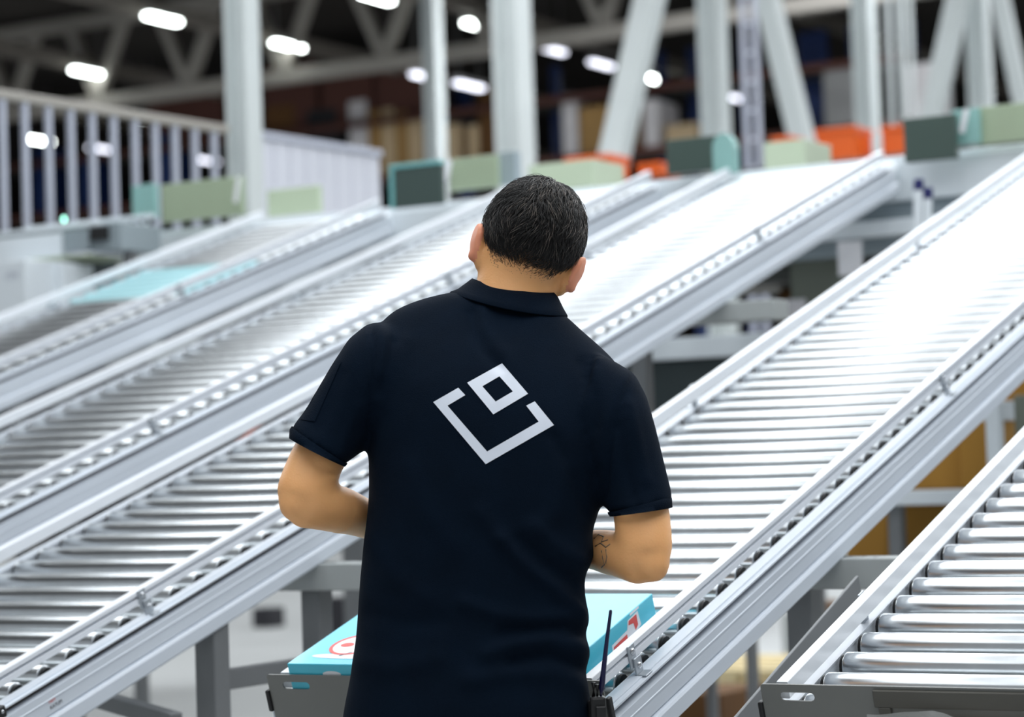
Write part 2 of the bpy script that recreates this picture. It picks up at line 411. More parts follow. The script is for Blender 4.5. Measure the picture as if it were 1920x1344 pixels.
LANE_INFO = [
    (0.0, 'roller conveyor lane the man works at, turquoise box at its lower end', .15, .047),
    (0.985, 'roller conveyor lane cut by the right edge, nearest to the camera', .40, .060),
    (-1.305, 'roller conveyor lane whose lower rail passes behind the left elbow of the man', .53, .042),
    (-2.335, 'roller conveyor lane with dark brownish rollers at the left edge', .118, .050),
    (-3.64, 'farthest roller conveyor lane, a run of teal rollers in it', .30, .050)]
PITCH_R = .089
UPL = Vector((0, sin(SLOPE), cos(SLOPE)))      # vertical, in lane coordinates
for li, (u0, label, bv, rv) in enumerate(LANE_INFO):
    t = thing('roller_conveyor', label, 'conveyor', M4=axes_matrix(RV, LV, NV, P0 + RV * u0 - LV * (.10 if li == 2 else 0)), group='sloping roller conveyor lanes')
    link('side_frame', ME['frame_l'], t); link('side_frame', ME['frame_r'], t)
    link('slot_strip', ME['slot_l'], t); link('slot_strip', ME['slot_r'], t)
    link('guide_rail', ME['guide_l'], t); link('guide_rail', ME['guide_r'], t)
    k = 0
    while rv + k * PITCH_R < LANE_LEN - .03:
        y = rv + k * PITCH_R
        teal = (li == 4 and 3.70 < y < 4.30)  # this stretch of rollers takes the teal colour
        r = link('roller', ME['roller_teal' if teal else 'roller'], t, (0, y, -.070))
        if teal: r['label'] = 'teal coloured roller'
        link('end_cap', ME['cap'], r, (.6245, 0, 0))
        c2 = link('end_cap', ME['cap'], r, (.0225, 0, 0)); c2.rotation_euler = (0, 0, pi)
        k += 1
    y = bv
    while y < LANE_LEN - .05:
        for side, nm in ((1, 'br_r'), (-1, 'br_l')):
            b = link('bracket', ME[nm], t, (0, y, 0))
            for (uu, vv, nn) in ((.6512, 0.0, -.011), (.6552, .009, -.040)):
                link('bolt', ME['bolt'], b, (uu if side > 0 else LANE_W - uu, vv, nn))
        y += 1.69
    if u0 > -1.5:
        link('end_panel', ME['panel'], t)
        link('corner_clip', ME['clip'], t)
        c = link('corner_clip', ME['clip'], t, (.705, 0, 0))
    if li == 2:      # two line sticker on the side face near the lower end
        for txt, mt_, dz, sz in (('NIM', M['printred'], -.0985, .011), ('KAYUM', M['printblack'], -.111, .011)):
            cu = bpy.data.curves.new('sticker_text', 'FONT'); cu.body = txt; cu.size = sz; cu.extrude = .0002; cu.materials.append(mt_)
            so = text_mesh('sticker_text', cu, t)
            so.matrix_local = axes_matrix((0, 1, 0), (0, 0, 1), (1, 0, 0), (.6803, .155, dz))
            so['label'] = 'red sticker line' if txt == 'NIM' else 'black sticker line'
    if li == 2:
        bm = NB(); bm_box(bm, (.664, -.03, -.058), (.715, .004, -.034), .003, seg=2); ss = obj('photo_sensor', bm, M['black'], t); ss['label'] = 'small black sensor block'
        bm = NB(); bm_ellipsoid(bm, (.716, -.008, -.044), (.002, .004, .004), seg=10, rings=6); obj('lens', bm, M['bolt'], ss)
    if li == 1:      # darker plate with a tab on the tray front
        bm = NB()
        bm_box(bm, (.17, -.013, -.034), (.60, -.0075, -.005), .001)
        bm_box(bm, (.176, -.013, -.049), (.196, -.0075, -.034), .001)
        pl = obj('label_plate', bm, M['tray_dark'], t); pl['label'] = 'darker plate with a tab'

# the support frames under the lanes: cross beams on grey posts
def support_row(v, label, u0, u1, legs, wdt=.11, hgt=.065, lw=.055):
    top = lane_pt(0, v, -.161)
    t = thing('conveyor_support', label, 'frame', M4=hall_matrix((top.x, top.y, 0)))
    z1 = top.z
    bm = NB(); bm_box(bm, (u0, -.02, z1 - hgt), (u1, wdt - .02, z1 - .001), .004, seg=2)
    for u in np.arange(u0 + .07, u1 - .05, .082):      # bolt holes in the flat top
        for s in (.008, .058):
            pass
    cb = obj('cross_beam', bm, M['beam'], t)
    bm = NB()
    for u in np.arange(u0 + .05, u1 - .04, .045):
        k = int(round((u - u0) / .045))
        s = .012 if k % 2 else .062
        bm_box(bm, (u - .004, s - .006, z1 - .0012), (u + .004, s + .006, z1 - .0004))
    hl = obj('bolt_hole', bm, M['leg'], cb); hl['kind'] = 'stuff'
    for u in legs:
        bm = NB(); bm_box(bm, (u - lw / 2, 0, 0.012), (u + lw / 2, lw, z1 - hgt), .003)
        lg = obj('leg', bm, M['leg'], t)
        bm = NB(); bm_box(bm, (u - .08, -.05, 0), (u + .08, lw + .05, .012), .002)
        obj('foot_plate', bm, M['zinc'], lg)
    return t, z1
row1, z1 = support_row(1.03, 'grey cross beam on posts under the lanes beside the right hip of the man', -.74, 2.3, (-.66, .58, 1.7))
row2, z2 = support_row(3.42, 'white cross beam end sticking out under the upper left lane', -3.9, -.45, (-3.4, -.95))
# lower legs, rails and braces near the camera
def post(name, u, v, label, lw=.05):
    top = lane_pt(u, v, -.161)
    t = thing(name, label, 'post', M4=hall_matrix((top.x, top.y, 0)))
    bm = NB(); bm_box(bm, (-lw / 2, 0, .012), (lw / 2, lw, top.z + .035), .003); obj('shaft', bm, M['leg'], t)
    bm = NB(); bm_box(bm, (-.07, -.04, 0), (.07, lw + .04, .012), .002); obj('foot_plate', bm, M['zinc'], t)
    return t, top
postA, topA = post('support_post', -.655, .60, 'grey steel post under the lower left conveyor lane, nearest to the left edge', .056)
pb = lane_pt(-.66, 1.03, -.161)
bm = NB(); bm_bar(bm, (topA.x + .02, topA.y + .05, .765), (pb.x, pb.y, .765), .03, .045, bev=.002)
tag(obj('side_rail', bm, M['leg']), 'low grey rail running back from the post under the lower left lane', 'rail')
bm = NB(); bm_bar(bm, at(330, 1352, 5.1), at(150, 1300, 5.35), .035, .035, bev=.002)
tag(obj('brace_bar', bm, M['leg']), 'dark slanted brace at the foot of the lower left lane', 'brace')
bm = NB(); bm_bar(bm, lane_pt(.80, .82, -.15), lane_pt(.80, -.25, -.20), .006, .055, up=NV, bev=.001)
tag(obj('diagonal_brace', bm, M['leg']), 'thin flat diagonal brace below the gap between the two right lanes', 'brace')

# ------------------------------------------------------------------ things on the lanes
bt = thing('carton', 'flat turquoise carton lying against the end tray in front of the man', 'box', M4=axes_matrix(RV, LV, NV, lane_pt(.024, -.002, -.045)))
BW, BD, BH = .577, .352, .065
bm = NB(); bm_box(bm, (0, 0, .0005), (BW, BD, BH), .0012); obj('body', bm, M['bluebox'], bt)
def flat(name, pts, mt_, parent, label=None):
    bm = NB(); vs = [bm.verts.new(p) for p in pts]; bm.faces.new(vs)
    o = obj(name, bm, mt_, parent)
    if label: o['label'] = label
    return o
def ring_flat(name, c, r0, r1, mt_, parent, z, asp=1.0, seg=36, label=None):
    bm = NB(); a, b = [], []
    for k in range(seg):
        q = 2 * pi * k / seg
        a.append(bm.verts.new((c[0] + r1 * cos(q), c[1] + r1 * asp * sin(q), z)))
        if r0: b.append(bm.verts.new((c[0] + r0 * cos(q), c[1] + r0 * asp * sin(q), z)))
    if r0:
        for k in range(seg): bm.faces.new((a[k], a[(k + 1) % seg], b[(k + 1) % seg], b[k]))
    else: bm.faces.new(a)
    o = obj(name, bm, mt_, parent)
    if label: o['label'] = label
    return o
zt = BH + .0004
ring_flat('badge_print', (.092, .093), 0, .048, M['printwhite'], bt, zt, label='round pale badge')
ring_flat('badge_print', (.092, .093), .043, .050, M['printred'], bt, zt + .0003, label='red ring of the badge')
ring_flat('badge_print', (.075, .091), 0, .014, M['printred'], bt, zt + .0003, asp=.7)
ring_flat('oval_print', (.105, .038), 0, .074, M['printwhite'], bt, zt, asp=.16, label='long white oval')
flat('line_print', [(.088, .040, zt + .0003), (.092, .037, zt + .0003), (.108, .056, zt + .0003), (.106, .058, zt + .0003)], M['printdark'], bt)
yf = -.0004
bm = NB(); vs = [bm.verts.new((.095 + .02 * cos(q), yf, .046 + .006 * sin(q))) for q in np.linspace(0, 2 * pi, 25)[:-1]]; bm.faces.new(vs)
obj('oval_print', bm, M['printwhite'], bt)
flat('red_print', [(.068, yf, .028), (.068, yf, .036), (.074, yf, .032), (.105, yf, .032), (.105, yf, .028)], M['printred'], bt)
xf = BW + .0004      # lettering on the long right hand side
def side_poly(name, pts, mt_, off, label=None):
    return flat(name, [(xf + off, p[0], p[1]) for p in pts], mt_, bt, label)
side_poly('word_print', [(.168, .011), (.172, .036), (.236, .040), (.243, .055), (.285, .058), (.290, .030), (.262, .022), (.250, .010)], M['printwhite'], .0, 'white outline of the lettering')
side_poly('word_print', [(.174, .015), (.177, .031), (.232, .034), (.232, .017)], M['printred'], .0003, 'red lettering')
side_poly('word_print', [(.243, .046), (.246, .053), (.278, .054), (.278, .034), (.266, .028), (.262, .043)], M['printred'], .0003, 'red lettering')
side_poly('small_print', [(.255, .059), (.255, .0635), (.292, .0645), (.292, .060)], M['printwhite'], .0)
side_poly('line_print', [(.012, .034), (.012, .036), (.052, .046), (.052, .044)], M['printdark'], .0)
side_poly('line_print', [(.050, .038), (.050, .052), (.0525, .052), (.0525, .038)], M['printdark'], .0)

# parcel in clear film just below the right hand tray
def film_parcel():
    t = thing('wrapped_parcel', 'parcel in crinkled clear film below the right hand tray, pale label on it', 'parcel', M4=axes_matrix(RV, LV, NV, lane_pt(.985 + .165, -.024, -.053)))
    bm = NB(); nx, nz = 22, 10; g = []
    for j in range(nz + 1):
        row = []
        for i in range(nx + 1):
            a, b = i / nx, j / nz
            dep = .012 + .010 * sin(a * 17 + b * 5) * sin(b * 9 + 2) + .006 * rng.standard_normal()
            row.append(bm.verts.new((.46 * a, -dep, .018 - .16 * b + .006 * sin(a * 11))))
        g.append(row)
    for j in range(nz):
        for i in range(nx): bm.faces.new((g[j][i], g[j][i + 1], g[j + 1][i + 1], g[j + 1][i])).smooth = True
    o = obj('film', bm, M['film'], t)
    bm = NB(); bm_box(bm, (.03, -.001, -.14), (.42, .008, .0), .003); obj('body', bm, M['carton_light'], t)
    bm = NB(); bm_box(bm, (.055, -.0035, -.075), (.40, -.0015, -.003), .0005); pp = obj('address_label', bm, M['paper'], t)
film_parcel()
#@@SECTION man
# ------------------------------------------------------------------ the man
YM = 3.80
man = thing('person', 'man in a navy polo shirt seen from behind, reaching towards the turquoise box', 'person', (at(880, 1344, YM).x, YM, 0))
ML = Vector(man.location)
def loc_bm(bm):
    for v in bm.verts: v.co -= ML
    return bm
def lerp_tab(tab, x):
    xs = [t[0] for t in tab]; return float(np.interp(x, xs, [t[1] for t in tab]))
# outline of the back: left and right pixel of each ring, then depth of its centre and half depths to the back and the front
TORSO = [  # (Lx,Ly, Rx,Ry, Yc, back, front)
    (634, 1430, 1116, 1432, 3.800, .120, .110), (638, 1370, 1114, 1370, 3.800, .122, .112), (645, 1322, 1110, 1330, 3.800, .122, .112),
    (654, 1278, 1103, 1288, 3.802, .118, .112), (660, 1240, 1098, 1258, 3.805, .115, .112), (664, 1212, 1105, 1228, 3.808, .113, .112),
    (667, 1185, 1101, 1200, 3.811, .112, .112), (669, 1155, 1097, 1184, 3.813, .110, .112), (671, 1125, 1105, 1160, 3.815, .110, .112),
    (674, 1085, 1097, 1115, 3.818, .110, .114), (679, 1035, 1098, 1075, 3.822, .112, .116), (685, 985, 1113, 1040, 3.828, .116, .118),
    (690, 930, 1110, 1000, 3.835, .120, .120), (690, 870, 1124, 952, 3.842, .124, .120), (689, 810, 1136, 900, 3.850, .126, .120),
    (691, 755, 1146, 850, 3.858, .126, .116), (694, 705, 1156, 800, 3.868, .122, .110), (698, 665, 1164, 755, 3.880, .114, .104),
    (702, 632, 1168, 718, 3.892, .104, .098), (714, 604, 1156, 684, 3.904, .092, .090), (740, 581, 1126, 652, 3.914, .080, .080),
    (782, 563, 1092, 622, 3.924, .070, .072), (824, 552, 1066, 598, 3.932, .064, .066), (856, 546, 1050, 584, 3.938, .060, .062),
    (876, 540, 1044, 574, 3.944, .058, .060)]
SKEW = 0.10      # the right side of the man is a little nearer than the left
def ring_pts(Lx, Ly, Rx, Ry, Yc, db, df, n=56, e=2.3, inset=0.0):
    A, B = at(Lx, Ly, Yc), at(Rx, Ry, Yc)
    c = (A + B) / 2; hx = (B - A) / 2
    w = hx.length; hx = hx * ((w - inset) / w)
    d = Vector((0, 1, 0)); out = []
    for k in range(n):
        q = 2 * pi * k / n; cq, sq = cos(q), sin(q)
        cx = math.copysign(abs(cq) ** (2 / e), cq); sx = math.copysign(abs(sq) ** (2 / e), sq)
        dep = (df if sq > 0 else db) - inset
        p = c + hx * cx + d * (sx * dep)
        p.y -= (p.x - c.x) * SKEW
        out.append(p)
    return out
SLEEVE_L = [((742, 612), (800, 800), 3.895), ((712, 604), (766, 812), 3.892), ((690, 606), (736, 822), 3.886), ((655, 634), (706, 830), 3.876), ((622, 684), (690, 838), 3.862),
            ((596, 728), (678, 848), 3.848), ((570, 772), (664, 858), 3.835), ((552, 794), (652, 866), 3.826), ((546, 806), (648, 872), 3.820)]
SLEEVE_R = [((1120, 660), (1060, 850), 3.846), ((1158, 680), (1085, 880), 3.838), ((1190, 700), (1104, 905), 3.826), ((1212, 742), (1116, 925), 3.812), ((1228, 796), (1124, 938), 3.798),
            ((1240, 844), (1131, 948), 3.784), ((1251, 888), (1137, 955), 3.772), ((1259, 922), (1142, 961), 3.764), ((1262, 938), (1145, 964), 3.760)]
def sleeve_rings(tab, n=32, grow=0.0, dz=.92):
    out = []
    for (a, b, Y) in tab:
        A, B = at(a[0], a[1], Y), at(b[0], b[1], Y)
        c = (A + B) / 2; h = (A - B) / 2; w = h.length; h = h * ((w + grow) / w)
        dpt = max(w * 1.02, .061) + grow
        out.append([c + h * cos(2 * pi * k / n) + Vector((0, 1, 0)) * (dpt * sin(2 * pi * k / n)) for k in range(n)])
    return out
def resample(rings, m):
    """smooth interpolation between loft rings (Catmull-Rom)"""
    out = []; R = [[np.array(p) for p in r] for r in rings]; N = len(R)
    for i in range(N - 1):
        a, b, c, d = R[max(i - 1, 0)], R[i], R[i + 1], R[min(i + 2, N - 1)]
        for k in range(m):
            t = k / m
            out.append([Vector(0.5 * ((2 * q1) + (-q0 + q2) * t + (2 * q0 - 5 * q1 + 4 * q2 - q3) * t * t + (-q0 + 3 * q1 - 3 * q2 + q3) * t ** 3)) for q0, q1, q2, q3 in zip(a, b, c, d)])
    out.append(rings[-1]); return out
def voxel_union(name, bm, size, smooth_it, factor=0.5):
    bmesh.ops.recalc_face_normals(bm, faces=bm.faces)
    me = bpy.data.meshes.new(name + '_raw'); bm.to_mesh(me); bm.free()
    o = bpy.data.objects.new(name + '_raw', me); COL.objects.link(o)
    r = o.modifiers.new('r', 'REMESH'); r.mode = 'VOXEL'; r.voxel_size = size; r.adaptivity = 0
    if smooth_it:
        s = o.modifiers.new('s', 'SMOOTH'); s.iterations = smooth_it; s.factor = factor
    dg = bpy.context.evaluated_depsgraph_get()
    out = bpy.data.meshes.new_from_object(o.evaluated_get(dg))
    bpy.data.objects.remove(o); bpy.data.meshes.remove(me)
    out.name = name; return out
# --- polo shirt
bm = NB()
bm_loft(bm, resample([ring_pts(*r) for r in TORSO], 3))
bm_loft(bm, sleeve_rings(SLEEVE_L)); bm_loft(bm, sleeve_rings(SLEEVE_R))
shirt_me = voxel_union('polo_shirt', bm, .006, 9)
# folds and seams, pushed in or out of the cloth along the normals
FOLDS = [  # px points of the crease line, width px, height m (+ outwards)
    ([(884, 585), (890, 620), (908, 655), (938, 688)], 10, -.0035), ([(905, 580), (915, 620), (940, 660)], 13, .003),
    ([(1010, 600), (990, 640), (960, 680)], 18, .002),
    ([(1190, 700), (1168, 745), (1150, 800), (1140, 860), (1134, 930)], 5, -.0035), ([(1176, 702), (1152, 745), (1132, 800), (1122, 860)], 14, .0025),
    ([(691, 602), (701, 640), (699, 690), (694, 750), (692, 820)], 5, -.0035), ([(712, 610), (722, 650), (716, 700)], 12, .0025),
    ([(738, 640), (726, 690), (712, 735)], 9, -.003), ([(760, 640), (748, 700), (730, 760)], 14, .002),
    ([(1090, 680), (1112, 740), (1118, 800)], 12, -.0025),
    ([(940, 1010), (985, 1060), (1040, 1105), (1090, 1150)], 13, .006), ([(975, 1010), (1020, 1055), (1075, 1090)], 12, -.004),
    ([(1000, 985), (1050, 1030), (1100, 1060)], 14, .004), ([(900, 960), (940, 1010)], 16, .003),
    ([(870, 1130), (930, 1150), (1000, 1160), (1060, 1158)], 14, .004), ([(940, 1185), (1000, 1178), (1060, 1172), (1098, 1190)], 12, -.0045),
    ([(915, 1225), (970, 1205), (1030, 1200), (1096, 1215)], 16, .0055), ([(960, 1240), (1030, 1228), (1095, 1252)], 12, -.005),
    ([(880, 1275), (960, 1262), (1040, 1262), (1100, 1285)], 18, .004),
    ([(690, 1010), (740, 1080), (800, 1120)], 20, .003), ([(690, 1150), (760, 1170), (830, 1165)], 18, -.003), ([(672, 1240), (740, 1250), (820, 1235)], 20, .003),
    ([(770, 880), (800, 960), (850, 1020)], 24, .0025), ([(1060, 880), (1040, 960), (1000, 1000)], 20, .003), ([(1040, 820), (1080, 900), (1100, 960)], 12, -.003),
    ([(1178, 760), (1196, 830), (1210, 900)], 12, .003), ([(1160, 800), (1172, 870), (1186, 930)], 10, -.003),
    ([(640, 700), (620, 760), (600, 800)], 12, -.002), ([(672, 760), (650, 810), (634, 850)], 10, .002)]
def fold_height(px, py):
    h = np.zeros_like(px)
    for pts, wd, amp in FOLDS:
        best = np.full_like(px, 1e9)
        n = len(pts) - 1
        for i in range(n):
            a, b = np.array(pts[i], float), np.array(pts[i + 1], float); ab = b - a
            t = np.clip(((px - a[0]) * ab[0] + (py - a[1]) * ab[1]) / (ab @ ab), 0, 1)
            best = np.minimum(best, np.hypot(px - a[0] - t * ab[0], py - a[1] - t * ab[1]))
        h += amp * np.exp(-(best / wd) ** 2)
    return h
nv = len(shirt_me.vertices)
co = np.empty(nv * 3); shirt_me.vertices.foreach_get('co', co); co = co.reshape(-1, 3)
no = np.empty(nv * 3); shirt_me.vertex_normals.foreach_get('vector', no); no = no.reshape(-1, 3)
d = co - CAM; z = d @ FC; PX = W / 2 + FPX * (d @ RC) / z; PY = H / 2 - FPX * (d @ UC) / z
back = np.clip(-no[:, 1] * 1.6, 0, 1)
hgt = 1.6 * fold_height(PX, PY) * back
hgt += .0012 * np.sin(PX * .021 + PY * .013) * np.sin(PY * .017 - PX * .006) * back
co = co + no * hgt[:, None]
shirt_bvh = BVHTree.FromPolygons([tuple(p) for p in co], [tuple(p.vertices) for p in shirt_me.polygons])
shirt_me.vertices.foreach_set('co', (co - np.array(ML)).ravel()); shirt_me.update()
shirt_me.materials.append(M['shirt']); shirt_me.shade_smooth()
shirt = link('polo_shirt', shirt_me, man)
def on_shirt(px, py, off=.0012):
    d = Vector(ray(px, py)).normalized()
    hit, nrm, idx, dist = shirt_bvh.ray_cast(Vector(CAM), d)
    k = 0
    while hit is None and k < 40:
        px += 1.0 if px < 900 else -1.0; k += 1
        d = Vector(ray(px, py)).normalized(); hit, nrm, idx, dist = shirt_bvh.ray_cast(Vector(CAM), d)
    if hit is None: return at(px, py, YM - .1)
    return hit - d * off
def print_on_shirt(name, quads, mt_, parent, n=14, off=.0012):
    bm = NB()
    for q in quads:
        q = [np.array(p, float) for p in q]; g = []
        for j in range(n + 1):
            row = []
            for i in range(n + 1):
                a, b = i / n, j / n
                p = (q[0] * (1 - a) + q[1] * a) * (1 - b) + (q[3] * (1 - a) + q[2] * a) * b
                row.append(bm.verts.new(on_shirt(p[0], p[1], off) - ML))
            g.append(row)
        for j in range(n):
            for i in range(n): bm.faces.new((g[j][i], g[j][i + 1], g[j + 1][i + 1], g[j + 1][i])).smooth = True
    bmesh.ops.remove_doubles(bm, verts=bm.verts, dist=.00005)
    return obj(name, bm, mt_, parent)
def zp(x, y): return (640 + x / 3.0, 448 + y / 3.0)
a_, b_, c_, d_, e_, f_, g_, h_, i_, j_ = [zp(*p) for p in ((517, 917), (658, 836), (697, 878), (597, 937), (820, 1195), (1110, 1027), (1040, 937), (1088, 913), (1196, 1046), (812, 1266))]
lo_ = print_on_shirt('logo_print', [(a_, b_, c_, d_), (a_, d_, e_, j_), (j_, e_, f_, i_), (i_, f_, g_, h_)], M['logo'], shirt); lo_['label'] = 'white open box outline printed on the back'
o4 = [zp(*p) for p in ((904, 699), (1050, 870), (855, 986), (708, 808))]; i4 = [zp(*p) for p in ((889, 772), (965, 857), (868, 914), (793, 828))]
lo2 = print_on_shirt('logo_print', [(o4[k], o4[(k + 1) % 4], i4[(k + 1) % 4], i4[k]) for k in range(4)], M['logo'], shirt); lo2['label'] = 'white square ring printed on the back'
pk = print_on_shirt('sleeve_pocket', [((613, 677), (640, 677), (590, 790), (562, 786))], M['shirt_rib'], shirt, n=12, off=.0022); pk['label'] = 'pen pocket on the left sleeve'
# ribbed cuffs
def cuff(tab, name):
    (a0, b0, Y0), (a1, b1, Y1) = tab[-2], tab[-1]
    A0, B0, A1, B1 = np.array(a0, float), np.array(b0, float), np.array(a1, float), np.array(b1, float)
    return A0, B0, A1, B1
for tab, ends in ((SLEEVE_L, [((549, 800), (650, 868), 3.823), ((545, 806), (648, 871), 3.820), ((544, 822), (645, 874), 3.816), ((547, 824), (643, 873), 3.815)]),
                  (SLEEVE_R, [((1256, 930), (1141, 960), 3.762), ((1258, 934), (1142, 963), 3.760), ((1259, 951), (1145, 968), 3.757), ((1256, 952), (1147, 967), 3.756)])):
    bm = NB(); bm_loft(bm, sleeve_rings(ends, n=40, grow=.0018), cap0=False, cap1=False)
    inner = sleeve_rings([ends[3], ends[1]], n=40, grow=-.004); bm_loft(bm, [sleeve_rings([ends[3]], n=40, grow=.0018)[0], inner[0], inner[1]], cap0=False, cap1=False)
    obj('sleeve_cuff', loc_bm(bm), M['shirt_rib'], shirt, smooth=True)
# collar: stand inside, fall outside
def collar_ring(Lx, Ly, Rx, Ry, Yc, db, df, drop, n=60):
    A, B = at(Lx, Ly, Yc), at(Rx, Ry, Yc); c = (A + B) / 2; hx = (B - A) / 2; out = []
    for k in range(n + 1):
        q = radians(-245 + 310 * k / n); sq = sin(q)
        p = c + hx * cos(q) + Vector((0, 1, 0)) * ((df if sq > 0 else db) * sq)
        p.z -= drop * (max(0, -sq) ** 1.5) + (.03 * max(0, sq) ** 1.2 if sq > 0 else 0)
        p.y -= (p.x - c.x) * SKEW
        out.append(p)
    return out
bm = NB()
bm_loft(bm, [collar_ring(892, 540, 1042, 566, 3.945, .055, .058, .012), collar_ring(889, 523, 1038, 550, 3.950, .060, .060, .012),
             collar_ring(885, 521, 1040, 549, 3.949, .064, .064, .012), collar_ring(876, 528, 1047, 559, 3.945, .072, .070, .013),
             collar_ring(858, 541, 1056, 578, 3.940, .082, .078, .014), collar_ring(844, 546, 1064, 592, 3.935, .090, .084, .015),
             collar_ring(843, 548, 1064, 594, 3.935, .089, .083, .015), collar_ring(856, 545, 1056, 584, 3.939, .080, .076, .013)],
        cap0=False, cap1=False, close=False)
obj('collar', loc_bm(bm), M['shirt_rib'], shirt, smooth=True)

# --- head, neck, arms, hands, legs: one continuous body
def rotm(roll, pitch, yaw=0):
    return Matrix.Rotation(roll, 3, 'Y') @ Matrix.Rotation(-pitch, 3, 'X') @ Matrix.Rotation(yaw, 3, 'Z')
HM = rotm(radians(20), radians(15), radians(0))
HC = at(1001, 441, 3.955)
def hp(x, y, z): return HC + HM @ Vector((x, y, z))
bm = NB()
def ear(sgn, bm):
    c = Vector((sgn * .0885, -.006, -.046))
    E3 = Matrix.Rotation(sgn * radians(-28), 3, 'Z') @ Matrix.Rotation(sgn * radians(8), 3, 'Y')
    for (dx, dy, dz, rx, ry, rz) in ((0, 0, .004, .0068, .019, .033), (sgn * .002, -.011, .010, .0065, .008, .020), (0, .006, -.022, .0065, .010, .011)):
        bm_ellipsoid(bm, hp(*(c + E3 @ Vector((dx, dy, dz)))), (rx, ry, rz), HM @ E3, seg=16, rings=10)
bm_ellipsoid(bm, HC, (.0775, .095, .089), HM, seg=32, rings=20)
bm_ellipsoid(bm, hp(0, -.010, -.02), (.073, .072, .076), HM)
bm_ellipsoid(bm, hp(0, .045, -.075), (.060, .058, .068), HM)
bm_ellipsoid(bm, hp(0, .055, -.105), (.040, .046, .040), HM)
bm_ellipsoid(bm, hp(0, .102, -.050), (.012, .016, .026), HM, seg=14, rings=10)
bm_ellipsoid(bm, hp(0, .112, -.064), (.015, .013, .010), HM, seg=14, rings=10)
bm_ellipsoid(bm, hp(0, .088, -.018), (.045, .018, .012), HM, seg=14, rings=10)
ear(-1, bm); ear(1, bm)
for sg in (-1, 1): bm_ellipsoid(bm, hp(sg * .073, .006, -.056), (.011, .020, .032), HM, seg=16, rings=10)
nk = [(958, 640, 3.90, .080, .06), (962, 580, 3.935, .072, .062), (966, 545, 3.945, .068, .062), (972, 510, 3.952, .067, .062), (980, 475, 3.957, .068, .066), (990, 445, 3.960, .066, .066)]
bm_loft(bm, [[at(px, py, Y) + (HM @ Vector((1, 0, 0))) * (rx * cos(2 * pi * k / 28)) + Vector((0, 1, 0)) * (ry * sin(2 * pi * k / 28)) for k in range(28)] for px, py, Y, rx, ry in nk])
# torso core, inside the shirt
bm_loft(bm, [ring_pts(*r, inset=.022) for r in TORSO[2:]])
def limb(pts, bm, seg=24):
    P = [at(*p[:3]) if len(p) == 4 else Vector(p[0]) for p in pts]; rr = [p[-1] for p in pts]
    rings = []
    for i, p in enumerate(P):
        dd = (P[min(i + 1, len(P) - 1)] - P[max(i - 1, 0)]).normalized(); x, y = frame_of(dd)
        if i and rings:
            x = (px_ - dd * px_.dot(dd)).normalized(); y = dd.cross(x).normalized()
        px_ = x
        rings.append([p + x * (rr[i] * cos(2 * pi * k / seg)) + y * (rr[i] * sin(2 * pi * k / seg)) for k in range(seg)])
    bm_loft(bm, resample(rings, 3))
limb([(740, 720, 3.892, .034), (672, 772, 3.874, .038), (622, 822, 3.846, .0425), (597, 858, 3.830, .0455), (582, 890, 3.818, .0455), (569, 918, 3.806, .0440), (560, 940, 3.798, .041)], bm)
limb([(556, 932, 3.797, .030), (566, 940, 3.800, .0385), (592, 946, 3.822, .0410), (630, 954, 3.862, .0400), (668, 966, 3.910, .0345), (715, 988, 3.980, .0285), (752, 1014, 4.050, .0250), (774, 1040, 4.090, .0245)], bm)
bm_ellipsoid(bm, at(553, 944, 3.795), (.029, .030, .030), seg=16, rings=10)
limb([(1120, 770, 3.850, .034), (1160, 840, 3.820, .038), (1188, 905, 3.785, .0425), (1201, 955, 3.762, .0460), (1206, 990, 3.748, .0458), (1210, 1020, 3.738, .0445), (1213, 1045, 3.730, .042)], bm)
limb([(1222, 1048, 3.722, .032), (1208, 1048, 3.730, .0385), (1180, 1044, 3.765, .0385), (1146, 1036, 3.818, .0365), (1108, 1030, 3.880, .0320), (1072, 1034, 3.945, .0275), (1048, 1048, 4.000, .0250), (1032, 1068, 4.035, .0245)], bm)
bm_ellipsoid(bm, at(1224, 1058, 3.722), (.029, .030, .031), seg=16, rings=10)
def hand(bm, wrist, direction, side, normal):
    """palm and five fingers; direction towards the fingertips, side towards the thumb, normal out of the back of the hand"""
    f = direction.normalized(); s = (side - f * side.dot(f)).normalized(); n = f.cross(s); n = n if n.dot(normal) > 0 else -n
    rings = []
    for t, wd, th in ((-.01, .024, .021), (.02, .030, .018), (.05, .039, .016), (.08, .041, .014), (.095, .039, .011)):
        rings.append([wrist + f * t + s * (wd * cos(2 * pi * k / 20)) + n * (th * sin(2 * pi * k / 20)) for k in range(20)])
    bm_loft(bm, rings)
    for off, ln, r in ((.029, .070, .0092), (.010, .079, .0096), (-.010, .073, .0092), (-.028, .058, .0082)):
        b = wrist + f * .082 + s * off; pts = [b]; ang = 0.0; cur = b
        for k, seg in enumerate((.42, .32, .26)):
            ang += (.22, .42, .30)[k]
            cur = cur + (f * cos(ang) - n * sin(ang) + s * off * .6) * (ln * seg); pts.append(cur)
        bm_tube(bm, pts, [r * 1.05, r, r * .92, r * .72], seg=10)
    b = wrist + f * .022 + s * .026; d1 = (f * .62 + s * .75 - n * .25).normalized(); d2 = (f * .9 + s * .3 - n * .35).normalized()
    bm_tube(bm, [b, b + d1 * .036, b + d1 * .036 + d2 * .030, b + d1 * .036 + d2 * .052], [.015, .0125, .011, .008], seg=10)
hand(bm, at(774, 1040, 4.090), Vector((.10, .60, -.80)), Vector((1, .1, 0)), Vector((0, -.5, .6)))
hand(bm, at(1032, 1068, 4.035), Vector((-.10, .60, -.80)), Vector((-1, .1, 0)), Vector((0, -.5, .6)))
